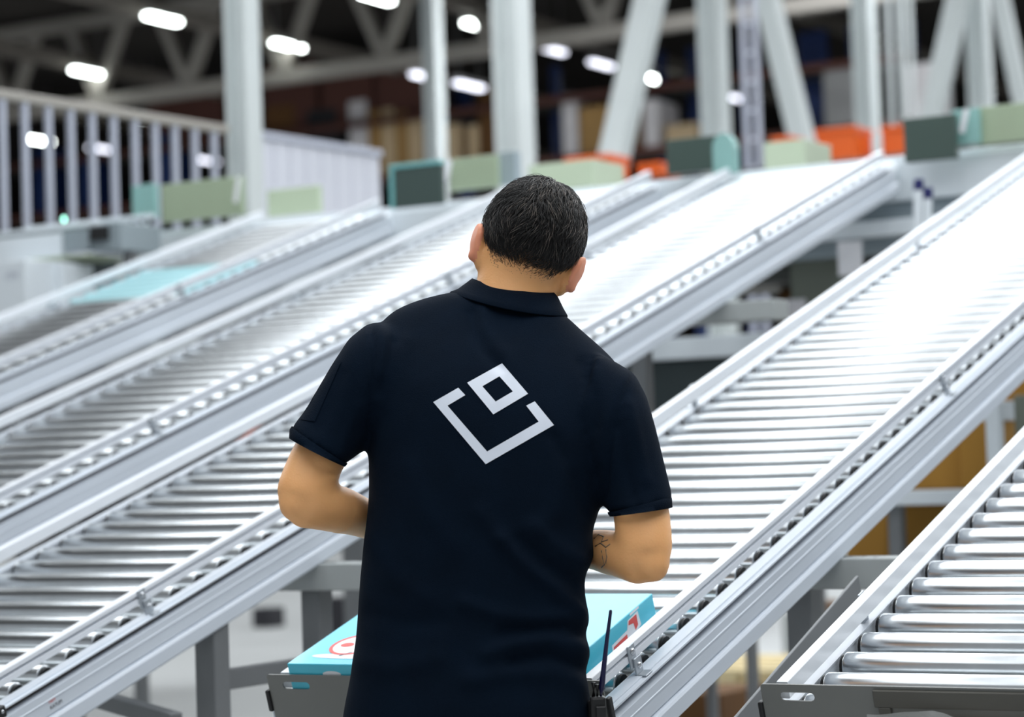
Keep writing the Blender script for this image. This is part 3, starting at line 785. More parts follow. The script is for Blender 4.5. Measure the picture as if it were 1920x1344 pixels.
# legs
hipc = at(875, 1400, 3.80)
bm_ellipsoid(bm, hipc + Vector((0, 0, .03)), (.140, .082, .085))
for sg in (-1, 1):
    hx = hipc.x + sg * .10
    rings = []
    for z_, r_, dy in ((hipc.z + .02, .072, 0), (.66, .080, 0), (.50, .064, .005), (.46, .060, .0), (.34, .057, -.012), (.20, .043, -.004), (.10, .036, .0), (.05, .040, .01)):
        rings.append([Vector((hx + sg * .01 * (1 - z_) + r_ * cos(2 * pi * k / 24), 3.80 + dy + r_ * sin(2 * pi * k / 24), z_)) for k in range(24)])
    bm_loft(bm, rings)
    bm_ellipsoid(bm, (hx + sg * .012, 3.86, .05), (.042, .11, .035))
body_me = voxel_union('body', bm, .0042, 6)
bm = NB(); bm.from_mesh(body_me)
for q, rad in ((at(562, 938, 3.80), .10), (at(1213, 1040, 3.735), .10), (at(958, 545, 3.945), .085), (hp(0, -.05, -.09), .05)):
    sel = [v for v in bm.verts if (v.co - q).length < rad and (abs((HM.inverted() @ (v.co - HC)).x) < .07 or q.z < 1.3)]
    for _ in range(26): bmesh.ops.smooth_vert(bm, verts=sel, factor=.5, use_axis_x=True, use_axis_y=True, use_axis_z=True)
bm.to_mesh(body_me); bm.free()
bv = np.empty(len(body_me.vertices) * 3); body_me.vertices.foreach_get('co', bv); bv = bv.reshape(-1, 3)
body_bvh = BVHTree.FromPolygons([tuple(p) for p in bv], [tuple(p.vertices) for p in body_me.polygons])
# ears are redder: second material by position
HMi = HM.inverted()
body_me.vertices.foreach_set('co', (bv - np.array(ML)).ravel()); body_me.update()
body_me.materials.append(M['skin']); body_me.materials.append(M['ear']); body_me.shade_smooth()
cen = np.empty(len(body_me.polygons) * 3); body_me.polygons.foreach_get('center', cen); cen = cen.reshape(-1, 3) + np.array(ML)
hl = (cen - np.array(HC)) @ np.array(HMi).T
isear = (np.abs(hl[:, 0]) > .0795) & (np.abs(hl[:, 2] + .045) < .05) & (np.abs(hl[:, 1]) < .04)
body_me.polygons.foreach_set('material_index', isear.astype(np.int32)); body_me.update()
body = link('body', body_me, man)
# face details (turned away from the camera)
for sg in (-1, 1):
    bm = NB(); bm_ellipsoid(bm, hp(sg * .031, .088, -.032), (.012, .010, .0105), HM, seg=16, rings=10); e_o = obj('eye', loc_bm(bm), M['eyewhite'], body, smooth=True)
    bm = NB(); bm_ellipsoid(bm, hp(sg * .031, .0965, -.034), (.0055, .003, .0055), HM, seg=12, rings=8); obj('iris', loc_bm(bm), M['iris'], e_o, smooth=True)
    bm = NB(); bm_tube(bm, [hp(sg * x, y, zz) for x, y, zz in ((.016, .103, -.012), (.030, .101, -.006), (.046, .088, -.012))], [.003, .0045, .002], seg=8); obj('eyebrow', loc_bm(bm), M['hair'], body, smooth=True)
bm = NB(); bm_tube(bm, [hp(x, y, -.092) for x, y in ((-.022, .094), (0, .104), (.022, .094))], [.003, .007, .003], seg=8); obj('mouth', loc_bm(bm), M['lip'], body, smooth=True)
# short beard on the jaw
bm = NB()
g = bmesh.ops.create_uvsphere(bm, u_segments=40, v_segments=26, radius=1.0)
kill = []
for v in g['verts']:
    x, y, zz = v.co
    if zz > .08 + .25 * (abs(x) > .75) or y < -.42: kill.append(v)
    v.co = hp(x * .0635, .045 + y * .0615, -.075 + zz * .0715)
bmesh.ops.delete(bm, geom=kill, context='VERTS')
for f in bm.faces: f.smooth = True
obj('beard', loc_bm(bm), M['beard'], body)
# spectacles: two temples over the ears, rims and bridge in front
gl = NB()
for sg in (-1, 1):
    bm_tube(gl, [hp(sg * x, y, zz) for x, y, zz in ((.070, .092, -.030), (.0805, .05, -.027), (.0835, .012, -.026), (.0835, -.010, -.032), (.0815, -.018, -.046))], [.0016] * 5, seg=8)
    bm_tube(gl, [hp(sg * (.034 + .026 * cos(q)), .106 - .012 * abs(cos(q)) ** 2, -.034 + .02 * sin(q)) for q in np.linspace(0, 2 * pi, 21)], [.0013] * 21, seg=6)
bm_tube(gl, [hp(x, .112, -.030) for x in (-.010, 0, .010)], [.0014] * 3, seg=6)
gl_o = obj('glasses', loc_bm(gl), M['black'], man, smooth=True); gl_o['label'] = 'thin black temples over the ears'

# --- hair: a dark cap plus combed strands
def hairline(az):
    """lowest polar height (local z) of the hair for an azimuth; az=0 back, +-pi front"""
    a = abs(az)
    return np.interp(a, [0, .5, .9, 1.15, 1.45, 1.75, 2.1, 2.6, pi], [-.056, -.056, -.053, -.046, -.022, -.030, -.024, .034, .040])
RX, RY, RZ = .0790, .0965, .0905
def scalp(az, zz, lift=0.0):
    s = sqrt(max(0.0, 1 - (zz / RZ) ** 2))
    k = 1 + lift / .09
    return Vector((RX * s * sin(az) * k, -RY * s * cos(az) * k, zz * k))
def fit(p):
    """push a scalp point out to the skin of the head where that bulges more"""
    d = HM @ p.normalized(); h = body_bvh.ray_cast(HC + d * .3, -d)[0]
    if h is None: return 1.0
    return float(np.clip(((h - HC).length + .0006) / p.length, 1.0, 1.16 if p.y < .02 and abs(p.x) < .066 else 1.03))
bm = NB(); NA, NZ = 72, 22; grid = []
for i in range(NA):
    az = -pi + 2 * pi * i / NA; zl = hairline(az); row = []
    for j in range(NZ + 1):
        t = j / NZ; th = asin(np.clip(zl / RZ, -1, 1)) * (1 - t) + (pi / 2) * t
        zz = RZ * sin(th) * .9999
        lift = .0008 + .0042 * min(1, t * 2.2)
        q = scalp(az, zz, lift); row.append(bm.verts.new(hp(*(q * fit(q))) - ML))
    grid.append(row)
for i in range(NA):
    for j in range(NZ): bm.faces.new((grid[i][j], grid[i][j + 1], grid[(i + 1) % NA][j + 1], grid[(i + 1) % NA][j])).smooth = True
hair_cap = obj('hair', bm, M['haircap'], man)
def hair_strands(name, mt_, count, seed, lit):
    r = np.random.default_rng(seed); NP = 7; pos = np.zeros((count, NP, 3)); rad = np.zeros((count, NP)); k = 0
    whorl = Vector((.004, -.045, .085)).normalized()
    while k < count:
        az = r.uniform(-pi, pi); zl = float(hairline(az)); edge = -.026 * r.random() ** 1.5 if r.random() < .42 else 0.0
        zz = (zl + edge + .016 * r.random()) if edge < 0 else r.uniform(zl, RZ * .995)
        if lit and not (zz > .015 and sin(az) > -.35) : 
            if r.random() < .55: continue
        depth = (zz - zl)
        fade = np.clip((depth + .018) / .045, 0.12, 1)
        p = scalp(az, zz, .002 + .003 * fade); n = Vector((p.x / RX ** 2, p.y / RY ** 2, p.z / RZ ** 2)).normalized()
        away = (p.normalized() - whorl); away = (away - n * away.dot(n))
        away = away.normalized() if away.length > 1e-4 else Vector((1, 0, 0))
        side = n.cross(away)
        sw = .9 * sin(p.x * 60 + p.z * 35) + .5 * sin(p.z * 90 - p.x * 40) + r.normal(0, .35)
        tdir = (away * 1.0 + side * sw * .55).normalized()
        ln = (.013 + .019 * r.random()) * (.35 + .65 * fade); lift = .55 * (.35 + .65 * fade) + r.normal(0, .1)
        cl = r.normal(0, .9)
        fk = fit(p); q = p * fk; dd = (tdir + n * lift).normalized()
        for s in range(NP):
            pos[k, s] = HC + HM @ q - ML; rad[k, s] = (.00055 if depth > .012 else .00024) * (1 - .7 * s / (NP - 1))
            q = q + dd * (ln / (NP - 1)); dd = (dd - n * .20 + side * cl * .10).normalized()
            e = sqrt((q.x / RX) ** 2 + (q.y / RY) ** 2 + (q.z / RZ) ** 2); e0 = fk + .030 * fade + .075 * fade * s / (NP - 1)
            if e < e0: q = q * (e0 / e)
        k += 1
    hc = bpy.data.hair_curves.new(name); hc.add_curves([NP] * count)
    hc.position_data.foreach_set('vector', pos.astype(np.float32).ravel())
    ra = hc.attributes.get('radius') or hc.attributes.new('radius', 'FLOAT', 'POINT'); ra.data.foreach_set('value', rad.astype(np.float32).ravel())
    hc.materials.append(mt_)
    o = bpy.data.objects.new(name, hc); COL.objects.link(o); o.parent = hair_cap; o['kind'] = 'stuff'; return o
hair_strands('hair_strands', M['hair'], 17000, 3, False)
hair_strands('hair_strands', M['hair2'], 2600, 5, True)['label'] = 'paler strands with the hair highlights in their colour'
# tattoo lines on the right forearm
def tattoo():
    bm = NB()
    for pts in ([(1114, 1010), (1122, 1002), (1132, 1006), (1128, 1016), (1140, 1012)], [(1116, 1024), (1126, 1018), (1136, 1026), (1144, 1020)], [(1128, 1032), (1130, 1046), (1134, 1058), (1128, 1064)], [(1136, 1030), (1138, 1044), (1136, 1056)]):
        P = []
        for px, py in pts:
            d = Vector(ray(px, py)).normalized(); hit = body_bvh.ray_cast(Vector(CAM), d)[0]
            if hit is not None: P.append(hit - d * .0002 - ML)
        if len(P) > 2: bm_tube(bm, P, [.0011] * len(P), seg=6)
    return obj('tattoo', bm, M['tattoo'], body)
tattoo()
# --- trousers and shoes
bm = NB()
def trouser_ring(cx, cy, z_, rx, ry, n=32): return [Vector((cx + rx * cos(2 * pi * k / n), cy + ry * sin(2 * pi * k / n), z_)) for k in range(n)]
zt_ = hipc.z + .06
for sg in (-1, 1):
    hx = hipc.x + sg * .095
    bm_loft(bm, [trouser_ring(hx, 3.80, zt_, .078, .096), trouser_ring(hx, 3.80, .68, .100, .108), trouser_ring(hx + sg * .006, 3.80, .48, .086, .092), trouser_ring(hx + sg * .01, 3.795, .28, .078, .086), trouser_ring(hx + sg * .012, 3.80, .09, .076, .088), trouser_ring(hx + sg * .012, 3.805, .045, .078, .092)])
bm_loft(bm, [trouser_ring(hipc.x, 3.80, zt_ + .02, .160, .094), trouser_ring(hipc.x, 3.80, .70, .178, .104)])
tme = voxel_union('trousers', bm, .009, 6)
tv = np.empty(len(tme.vertices) * 3); tme.vertices.foreach_get('co', tv); tme.vertices.foreach_set('co', (tv.reshape(-1, 3) - np.array(ML)).ravel()); tme.update()
tme.materials.append(M['trousers']); tme.shade_smooth(); link('trousers', tme, man)
for sg in (-1, 1):
    hx = hipc.x + sg * .107; bm = NB()
    bm_loft(bm, [[Vector((hx + w_ * cos(2 * pi * k / 24), 3.80 + y0 + l_ * sin(2 * pi * k / 24), z_)) for k in range(24)] for z_, w_, l_, y0 in ((0, .050, .145, .06), (.018, .052, .148, .06), (.045, .050, .140, .055), (.075, .045, .105, .02), (.10, .042, .070, -.01))])
    obj('shoe', loc_bm(bm), M['shoe'], man, smooth=True)
# --- two-way radio on the right hip
rt = thing('walkie_talkie', 'black walkie-talkie with a long antenna clipped at the right hip of the man', 'radio', at(1124, 1344, 3.735))
RL = Vector(rt.location)
def rl(px, py, Y): return at(px, py, Y) - RL
bm = NB(); pbx = rl(1124, 1404, 3.735)
bm_box(bm, pbx + Vector((-.0125, -.016, -.06)), pbx + Vector((.0125, .016, .083)), .004, seg=2); obj('body', bm, M['radio'], rt)
bm = NB(); pg = rl(1128, 1372, 3.715); bm_box(bm, pg + Vector((-.008, -.003, -.05)), pg + Vector((.008, .002, .04)), .0015); obj('grille', bm, M['black'], rt)
bm = NB(); bm_tube(bm, [rl(1126, 1312, 3.735), rl(1128, 1290, 3.735), rl(1131, 1262, 3.735), rl(1138, 1200, 3.735), rl(1145, 1146, 3.735), rl(1145, 1143, 3.735)], [.0055, .0052, .0042, .0032, .0026, .0018], seg=12); obj('antenna', bm, M['antenna'], rt, smooth=True)
for px, py in ((1113, 1290), (1120, 1294)):
    bm = NB(); a0, a1 = rl(px, py + 18, 3.735), rl(px, py - 10, 3.735); bm_tube(bm, [a0, a1, a1 + Vector((0, 0, .001))], [.0042, .0042, .003], seg=12); obj('knob', bm, M['radio'], rt, smooth=True)
bm = NB(); pc = rl(1112, 1372, 3.74); bm_box(bm, pc + Vector((-.006, -.008, -.03)), pc + Vector((.004, .008, .05)), .002); obj('belt_clip', bm, M['black'], rt)
#@@SECTION background
# ------------------------------------------------------------------ the sorter line at the top of the lanes
def hall_uv(p):
    d = Vector(p) - P0; return d.dot(RV), d.dot(FV)
def hall_pt(u, s, z): return Vector((P0.x, P0.y, 0)) + RV * u + FV * s + ZUP * z
SE = LANE_LEN * cos(SLOPE)
so = thing('parcel_sorter', 'long white sorter line running across the tops of all the lanes', 'sorter', M4=hall_matrix((P0.x, P0.y, 0)))
u = -4.5; k = 0
while u < 3.3:
    bm = NB(); bm_box(bm, (u + .006, SE + .10, 2.19), (u + 1.19, SE + .13, 2.345), .004)
    obj('side_panel', bm, M['sorter'], so); u += 1.2
bm = NB(); bm_box(bm, (-4.5, SE + .14, 2.00), (3.4, SE + 1.0, 2.30), .01); obj('body', bm, M['sortergrey'], so)
bm = NB(); bm_box(bm, (-4.5, SE + .12, 2.345), (3.4, SE + 1.05, 2.365), .004); obj('deck', bm, M['sorter'], so)
bm = NB(); bm_box(bm, (-4.5, SE + .04, 2.055), (3.4, SE + .10, 2.115), .004); obj('square_tube', bm, M['sorter'], so)
bm = NB(); bm_box(bm, (-4.5, SE + .30, 1.93), (3.4, SE + .9, 1.99), .004); obj('underside', bm, M['machine'], so)
for uu in (-3.5, -2.0, 1.75, 3.2):
    bm = NB(); bm_box(bm, (uu - .06, SE + .45, 0), (uu + .06, SE + .57, 2.0), .004); obj('leg', bm, M['leg'], so)
# curved chutes joining each lane to the sorter
for li in range(5):
    bm = NB(); u0 = LANES[li]; rings = []
    for q in np.linspace(0, 1, 7):
        s_ = SE - .05 + .22 * q; zc = 2.37 - .06 + .30 * SLOPE * (q - .5 * q * q) * .8
        rings.append([Vector((u0 + .02, s_, zc)), Vector((u0 + LANE_W - .02, s_, zc)), Vector((u0 + LANE_W - .02, s_, zc - .10)), Vector((u0 + .02, s_, zc - .10))])
    bm_loft(bm, rings); obj('chute', bm, M['sorter'], so)

def hb(name, label, cat, rect, Y, depth, m_, group=None, bev=.004, yaw=0.0, floor=None):
    """a box squared up with the hall whose front fills that rectangle of the photograph at distance Y"""
    x0, y0, x1, y1 = rect
    c = at((x0 + x1) / 2, y1, Y); tp = at((x0 + x1) / 2, y0, Y)
    if floor is not None: c.z = floor
    w = (x1 - x0) / FPX * Y / cos(HEAD); h = tp.z - c.z
    bm = NB(); bm_box(bm, (-w / 2, 0, 0), (w / 2, depth, h), bev)
    o = obj(name, bm, m_); o.matrix_world = hall_matrix(c) @ Matrix.Rotation(yaw, 4, 'Z')
    if label: tag(o, label, cat, group)
    return o, w, h

def guard(label, rect, Y, m_, depth=.02, edge=None, reflector=None):
    x0, y0, x1, y1 = rect
    o, w, h = hb('guard_panel', None, None, rect, Y, depth, M[m_], bev=.003)
    mw = o.matrix_world.copy(); o.parent = so; o.matrix_parent_inverse = so.matrix_world.inverted(); o.matrix_world = mw; o['label'] = label
    if edge:
        for (lo, hi) in (((-w / 2 - .02, -.004, 0), (-w / 2, depth + .004, h)), ((-w / 2 - .02, -.004, h), (w / 2, depth + .004, h + .018))):
            bm = NB(); bm_box(bm, lo, hi, .002); e = obj('edge_strip', bm, M[edge], o)
    if reflector:
        bm = NB(); r = reflector * w
        bm_bar(bm, (r, -.03, h * .30), (r + .022, -.03, h * .95), .020, .006, up=(0, 1, 0)); obj('reflector', bm, M['paper'], o)
    return o
guard('pale green guard panel at the right edge over the sorter', (1836, 196, 1935, 266), 8.7, 'plexi_green')
guard('pale teal see-through guard with a white reflector, right end of the sorter', (1788, 204, 1836, 270), 8.75, 'plexi_teal', reflector=-.05)
guard('dark green guard plate at the head of the lane behind the man', (1700, 218, 1788, 300), 8.75, 'guarddark', .04)
guard('dark grey-green guard plate left of the round teal guard', (1252, 258, 1342, 322), 9.3, 'guarddark', .04)
guard('small pale guard box between round teal guard and right slanted brace', (1436, 264, 1508, 322), 10.3, 'guardgreen', .3)
guard('low pale guard box just above the hair of the man', (992, 304, 1112, 354), 10.5, 'guardgreen', .3)
guard('dark guard plate with teal edges left of the man', (738, 312, 830, 386), 9.7, 'plexi_dark', .03, edge='guardteal')
guard('pale green guard panel left of the head of the man', (842, 294, 934, 354), 10.0, 'plexi_green', .02, reflector=-.48)
guard('narrow grey guard post plate in front of the broad middle column', (934, 284, 968, 346), 10.0, 'sortergrey', .05)
guard('low olive guard panel right of the broad left column', (498, 352, 602, 402), 10.9, 'guardgreen', .03)
guard('long pale green guard panel in front of the broad left column', (296, 338, 460, 410), 10.6, 'plexi_green', .03, reflector=.47)
guard('pale bluish guard panel at the left end of the long green one', (246, 346, 294, 410), 10.75, 'plexi_teal', .03)
# round teal guard
c = at(1357, 324, 9.1); bm = NB(); prof = [(-.045, 0)] + [(.045 * -cos(q), .10 + .055 * sin(q)) for q in np.linspace(0, pi, 12)] + [(.045, 0)]
bm_prism(bm, prof, 0, .05); o = obj('guard_panel', bm, M['plexi_teal'], so); o.matrix_parent_inverse = so.matrix_world.inverted(); o.matrix_world = hall_matrix(c)
o['label'] = 'round topped teal guard'

# ------------------------------------------------------------------ machines and goods under the lanes
o, w, h = hb('machine_panel', 'dark grey machine panel with a round hole under the sorter', 'machine', (1590, 372, 1990, 640), 9.4, .06, M['machine'])
bm = NB(); bm_tube(bm, [(0, -.006, 0), (0, .002, 0)], [.022, .022], seg=20); hl = obj('hole', bm, M['black'], o); hl.location = ((1672 - 1790) / FPX * 9.4 / cos(HEAD) * 1.0, 0, h - (428 - 372) / FPX * 9.4)
o, w, h = hb('machine_panel', 'grey-green machine panel with a sheet of paper taped on it', 'machine', (1490, 400, 1600, 640), 9.3, .05, M['machine2'])
o2, w2, h2 = hb('paper_sheet', None, None, (1574, 452, 1616, 516), 9.0, .003, M['paper'], bev=0)
tag(o2, 'white paper sheet hanging on the grey-green machine panel', 'paper')
pt = thing('clamp_post', 'pair of white posts with blue caps below the dark green guard', 'post', at(1728, 520, 8.6))
for i, (a, b) in enumerate((((1716, 540), (1722, 356)), ((1733, 540), (1739, 372)))):
    A, B = at(*a, 8.6) - Vector(pt.location), at(*b, 8.6) - Vector(pt.location)
    A = A + (A - B) * 4.2; bm = NB(); bm_bar(bm, A, B, .030, .030, bev=.003); p_ = obj('tube', bm, M['sorter'], pt)
    bm = NB(); d_ = (B - A).normalized(); bm_bar(bm, B - d_ * .005, B + d_ * .040, .034, .034, bev=.005); obj('cap', bm, M['bluecap'], p_)
ct = thing('work_table', 'white topped dark green cabinet seen under the lane right of the man', 'cabinet', M4=hall_matrix(at(1300, 1010, 9.2)))
zb = at(1300, 1010, 9.2).z; zt1 = at(1300, 672, 9.2).z - zb; zt2 = at(1300, 632, 9.2).z - zb
bm = NB(); bm_box(bm, (-.35, .03, 1.0 - zb), (.24, .8, zt1), .006); obj('body', bm, M['cabinet_dark'], ct)
for lx in (-.33, .18):
    for ly in (.05, .74):
        bm = NB(); bm_box(bm, (lx, ly, -zb), (lx + .04, ly + .04, 1.0 - zb), .002); obj('leg', bm, M['leg'], ct)
bm = NB(); bm_box(bm, (-.36, 0, zt1), (.33, .85, zt2), .004); obj('worktop', bm, M['sorter'], ct)
for i, (r_, m_, lb, nm, ct_) in enumerate((((1466, 540, 1520, 640), 'carton_dark', 'dark brown carton half hidden under the lane beside grey-green panel', 'carton', 'box'),
        ((1500, 490, 1528, 560), 'black', 'black bag beside the grey-green machine panel', 'bag', 'bag'), ((1524, 500, 1538, 548), 'orange', 'narrow orange crate edge beside the black bag', 'crate', 'crate'),
        ((1480, 560, 1512, 640), 'wrap', 'mauve wrapped bundle in front of the dark brown carton', 'bundle', 'bundle'))):
    hb(nm, lb, ct_, r_, 9.8 - i * .15, .10, M[m_])
# rack with mustard cartons between the two right hand lanes
rk = thing('storage_rack', 'white rack with mustard cartons between the two right hand lanes', 'rack', M4=hall_matrix(at(1780, 1344, 7.6)))
b0 = at(1780, 1344, 7.6)
def rk_pt(px, py, Y=7.6):
    d = at(px, py, Y) - b0; return d.dot(RV), d.dot(FV), d.z
for (px, dp, m_) in ((1867, 0, 'sorter'), (1672, .02, 'leg'), (1903, .10, 'machine2')):
    x_, y_, z_ = rk_pt(px, 900); bm = NB(); bm_box(bm, (x_ - .02, y_ + dp - .02, -b0.z), (x_ + .025, y_ + dp + .03, rk_pt(px, 740)[2]), .003); obj('upright', bm, M[m_], rk)
xa, xb = rk_pt(1672, 930), rk_pt(1867, 930)
for py0, py1 in ((918, 944), (1050, 1074)):
    bm = NB(); bm_box(bm, (xa[0] - .1, xa[1] - .03, rk_pt(1770, py1)[2]), (xb[0], xa[1] + .02, rk_pt(1770, py0)[2]), .002); obj('beam', bm, M['sorter'], rk)
    bm = NB(); bm_box(bm, (xa[0] - .1, xa[1] + .02, rk_pt(1770, py0)[2] - .012), (xb[0] + .1, xa[1] + .60, rk_pt(1770, py0)[2] - .002), .001); obj('shelf', bm, M['beam'], rk)
hb('carton', 'mustard carton on the upper shelf of the rack at right', 'box', (1690, 800, 1802, 917), 7.9, .36, M['carton_mustard'])
hb('carton', 'mustard carton on upper rack shelf nearest to the white rack post', 'box', (1806, 790, 1862, 914), 7.75, .36, M['carton_mustard'])
hb('carton', 'tall mustard carton seen above white rack post at right edge', 'box', (1878, 690, 1960, 912), 8.3, .3, M['carton_mustard'])
hb('carton', 'mustard carton on the lower shelf of the rack at right', 'box', (1684, 946, 1800, 1049), 7.8, .36, M['carton_mustard'])
hb('carton', 'mustard carton low on the left of the white rack', 'box', (1590, 940, 1664, 1049), 7.9, .36, M['carton_mustard'])
hb('pale_box', 'pale blue-white carton on top of the mustard cartons', 'box', (1800, 752, 1862, 789), 7.75, .25, M['sorter'])

def pallet(label, px, py, Y, n=5, yaw=0.0):
    c = at(px, py, Y); t = thing('wooden_pallet', label, 'pallet', M4=hall_matrix((c.x, c.y, 0)) @ Matrix.Rotation(yaw, 4, 'Z'))
    for i in range(n):
        bm = NB(); y_ = i * .8 / (n - 1) - .05; bm_box(bm, (-.6, y_, .122), (.6, y_ + .10, .144), .002); obj('deck_board', bm, M['wood'], t)
    for x_ in (-.55, 0, .55):
        bm = NB(); bm_box(bm, (x_ - .05, -.05, .022), (x_ + .05, .85, .122), .002); obj('bearer', bm, M['wood'], t)
        bm = NB(); bm_box(bm, (x_ - .05, -.05, 0), (x_ + .05, .85, .022), .002); obj('base_board', bm, M['wood'], t)
    return t
pallet('pale wooden pallet on the floor below the gap of the two right lanes', 1370, 1280, 12.2)
hb('crate', 'dark crate on the floor behind the grey post left of the man', 'crate', (606, 1120, 664, 1182), 15.6, .2, M['darkgoods'], floor=0.0)
hb('crate', 'low dark crate on the floor beyond the lower left conveyor lane', 'crate', (472, 1140, 508, 1172), 19.0, .2, M['darkgoods'], floor=0.0)
hb('carton', 'brown carton on the floor under the right hand conveyor lane', 'box', (1272, 1300, 1352, 1372), 10.9, .5, M['carton_dark'], floor=0.0)
hb('carton', 'small brown carton on the floor behind the thin diagonal brace', 'box', (1500, 1130, 1536, 1170), 14.5, .3, M['carton_dark'], floor=0.0)
hb('crate', 'pale crate stack behind the thin diagonal brace', 'crate', (1470, 1150, 1506, 1260), 14.0, .3, M['beam'], floor=0.0)

# ------------------------------------------------------------------ left: railing, cross conveyor, cabinets
rt_ = at(0, 172, 11.0); re_ = at(440, 243, 12.42)
dirr = (re_ - rt_); dirr.z = 0; dirr.normalize(); nrm = Vector((dirr.y, -dirr.x, 0))
ra = thing('guard_railing', 'grey guard railing with thin balusters, upper left', 'railing', M4=axes_matrix(dirr, -nrm, ZUP, (rt_.x, rt_.y, 2.30)))
hgt_ = rt_.z - 2.30; Lr = (Vector((re_.x, re_.y, 0)) - Vector((rt_.x, rt_.y, 0))).length
bm = NB(); bm_box(bm, (-.5, -.02, hgt_ - .035), (Lr - .06, .02, hgt_ + .01), .006); obj('top_rail', bm, M['truss'], ra)
bm = NB(); bm_box(bm, (-.5, -.02, 0), (Lr - .06, .02, .04), .004); obj('bottom_rail', bm, M['fence'], ra)
for px in (6, 48, 92, 134, 174, 214, 254, 292, 329, 366, 402):
    d = Vector(ray(px, 300)); t_ = (rt_ - Vector(CAM)).dot(nrm) / d.dot(nrm); q = Vector(CAM) + d * t_ - rt_
    x_ = q.x * dirr.x + q.y * dirr.y; bm = NB(); bm_box(bm, (x_ - .016, -.014, .04), (x_ + .016, .014, hgt_ - .035), .003); obj('baluster', bm, M['fence'], ra)
bf = thing('board_fence', 'pale fence of upright boards right of the broad left column', 'fence', M4=axes_matrix(dirr, -nrm, ZUP, (re_.x, re_.y, 2.30)))
for i in range(8):
    bm = NB(); bm_box(bm, (.19 + i * .138, 0, 0), (.19 + i * .138 + .128, .02, hgt_ - .03), .002); obj('board', bm, M['fencewhite'], bf)
bm = NB(); bm_box(bm, (.17, -.015, hgt_ - .03), (1.30, .03, hgt_ + .008), .003); obj('cap_rail', bm, M['fence'], bf)
# mezzanine deck carrying the railing
mz = thing('mezzanine', 'steel mezzanine deck edge under the railings', 'platform', M4=axes_matrix(dirr, -nrm, ZUP, (rt_.x, rt_.y, 0)))
bm = NB(); bm_box(bm, (-.6, -.05, 2.18), (Lr + 1.7, .9, 2.29), .005); obj('deck', bm, M['machine2'], mz)
for x_ in (-.4, 3.1):
    bm = NB(); bm_box(bm, (x_, .3, 0), (x_ + .12, .42, 2.18), .004); obj('post', bm, M['leg'], mz)
cv = thing('cross_conveyor', 'white cross conveyor section at the left edge below the railing', 'conveyor', M4=hall_matrix(at(90, 482, 10.4)))
cb0 = at(90, 482, 10.4)
def cvx(px): return (px - 90) / FPX * 10.4 / cos(HEAD)
def cvz(py): return (482 - py) / FPX * 10.4
for nm, (x0, y0, x1, y1), d0, d1, m_ in (('side_panel', (-60, 438, 120, 482), 0, .03, 'sorter'), ('side_panel', (122, 436, 176, 476), 0, .03, 'sortergrey'), ('end_frame', (176, 428, 236, 480), .02, .3, 'sortergrey'),
        ('dark_opening', (180, 434, 214, 460), -.01, .02, 'black'), ('top_rail', (-60, 402, 216, 411), .30, .33, 'sorter'), ('top_rail', (-60, 424, 190, 431), .02, .05, 'sorter'), ('trim_strip', (-60, 482, 180, 487), .0, .3, 'guardgreen'), ('belt', (-60, 428, 176, 434), .05, .30, 'sortergrey')):  # black block stands in for the dark opening in the end frame
    bm = NB(); bm_box(bm, (cvx(x0), d0, cvz(y1)), (cvx(x1), d1, cvz(y0)), .003); obj(nm, bm, M[m_], cv)
for px in range(0, 216, 18):
    bm = NB(); bm_box(bm, (cvx(px), .31, cvz(424)), (cvx(px + 5), .325, cvz(410)), .001); obj('rail_stud', bm, M['sorter'], cv)
bm = NB(); bm_ellipsoid(bm, (cvx(132), -.02, cvz(415)), (.008, .008, .012)); obj('signal_light', bm, M['ledgreen'], cv)
for x_ in (-30, 215):
    bm = NB(); bm_box(bm, (cvx(x_), .1, -cb0.z), (cvx(x_) + .05, .15, 0), .003); obj('leg', bm, M['leg'], cv)
o, w, h = hb('cabinet', 'white cabinet with a small reddish word at the left edge', 'cabinet', (-60, 490, 58, 640), 10.2, .3, M['sorter'])
cu = bpy.data.curves.new('word', 'FONT'); cu.body = 'ITM'; cu.size = .048; cu.shear = .25; cu.extrude = .0004; cu.materials.append(M['fence'])
tobj = text_mesh('word', cu, o); tobj.matrix_local = axes_matrix((1, 0, 0), (0, 0, 1), (0, -1, 0), (.035, -.001, h - .085)); 
o, w, h = hb('cabinet', 'white box with a black slot beside the left edge cabinet', 'cabinet', (66, 494, 126, 620), 10.3, .2, M['sorter'])
bm = NB(); bm_box(bm, (-w / 2 + .002, -.004, h - .19), (-w / 2 + .04, .002, h - .055), .002); obj('slot', bm, M['black'], o)
hb('cabinet', 'dark box behind the white box with the black slot', 'cabinet', (128, 484, 172, 600), 10.6, .2, M['cabinet_dark'])

# ------------------------------------------------------------------ building: columns, braces, trusses, purlins, lamps
def h_column(label, px, Y, wpx, py=200, m_='column', name='steel_column', z0=0.0):
    c = at(px, py, Y); w = wpx / FPX * Y
    t = thing(name, label, 'column', M4=hall_matrix((c.x, c.y, z0)))
    f = .06 * w + .008; e = w * .86
    prof = [(-e / 2, -e / 2), (e / 2, -e / 2), (e / 2, -e / 2 + f), (f / 2, -e / 2 + f), (f / 2, e / 2 - f), (e / 2, e / 2 - f), (e / 2, e / 2), (-e / 2, e / 2), (-e / 2, e / 2 - f), (-f / 2, e / 2 - f), (-f / 2, -e / 2 + f), (-e / 2, -e / 2 + f)]
    bm = NB(); bm_prism(bm, prof, .03, 10.39 - z0)
    for v in bm.verts: v.co = Vector((v.co.z, v.co.x, v.co.y))     # flanges across the lanes
    obj('shaft', bm, M[m_], t)
    bm = NB(); bm_box(bm, (-w * .8, -w * .8, 0), (w * .8, w * .8, .03), .004); obj('base_plate', bm, M[m_], t)
    return t
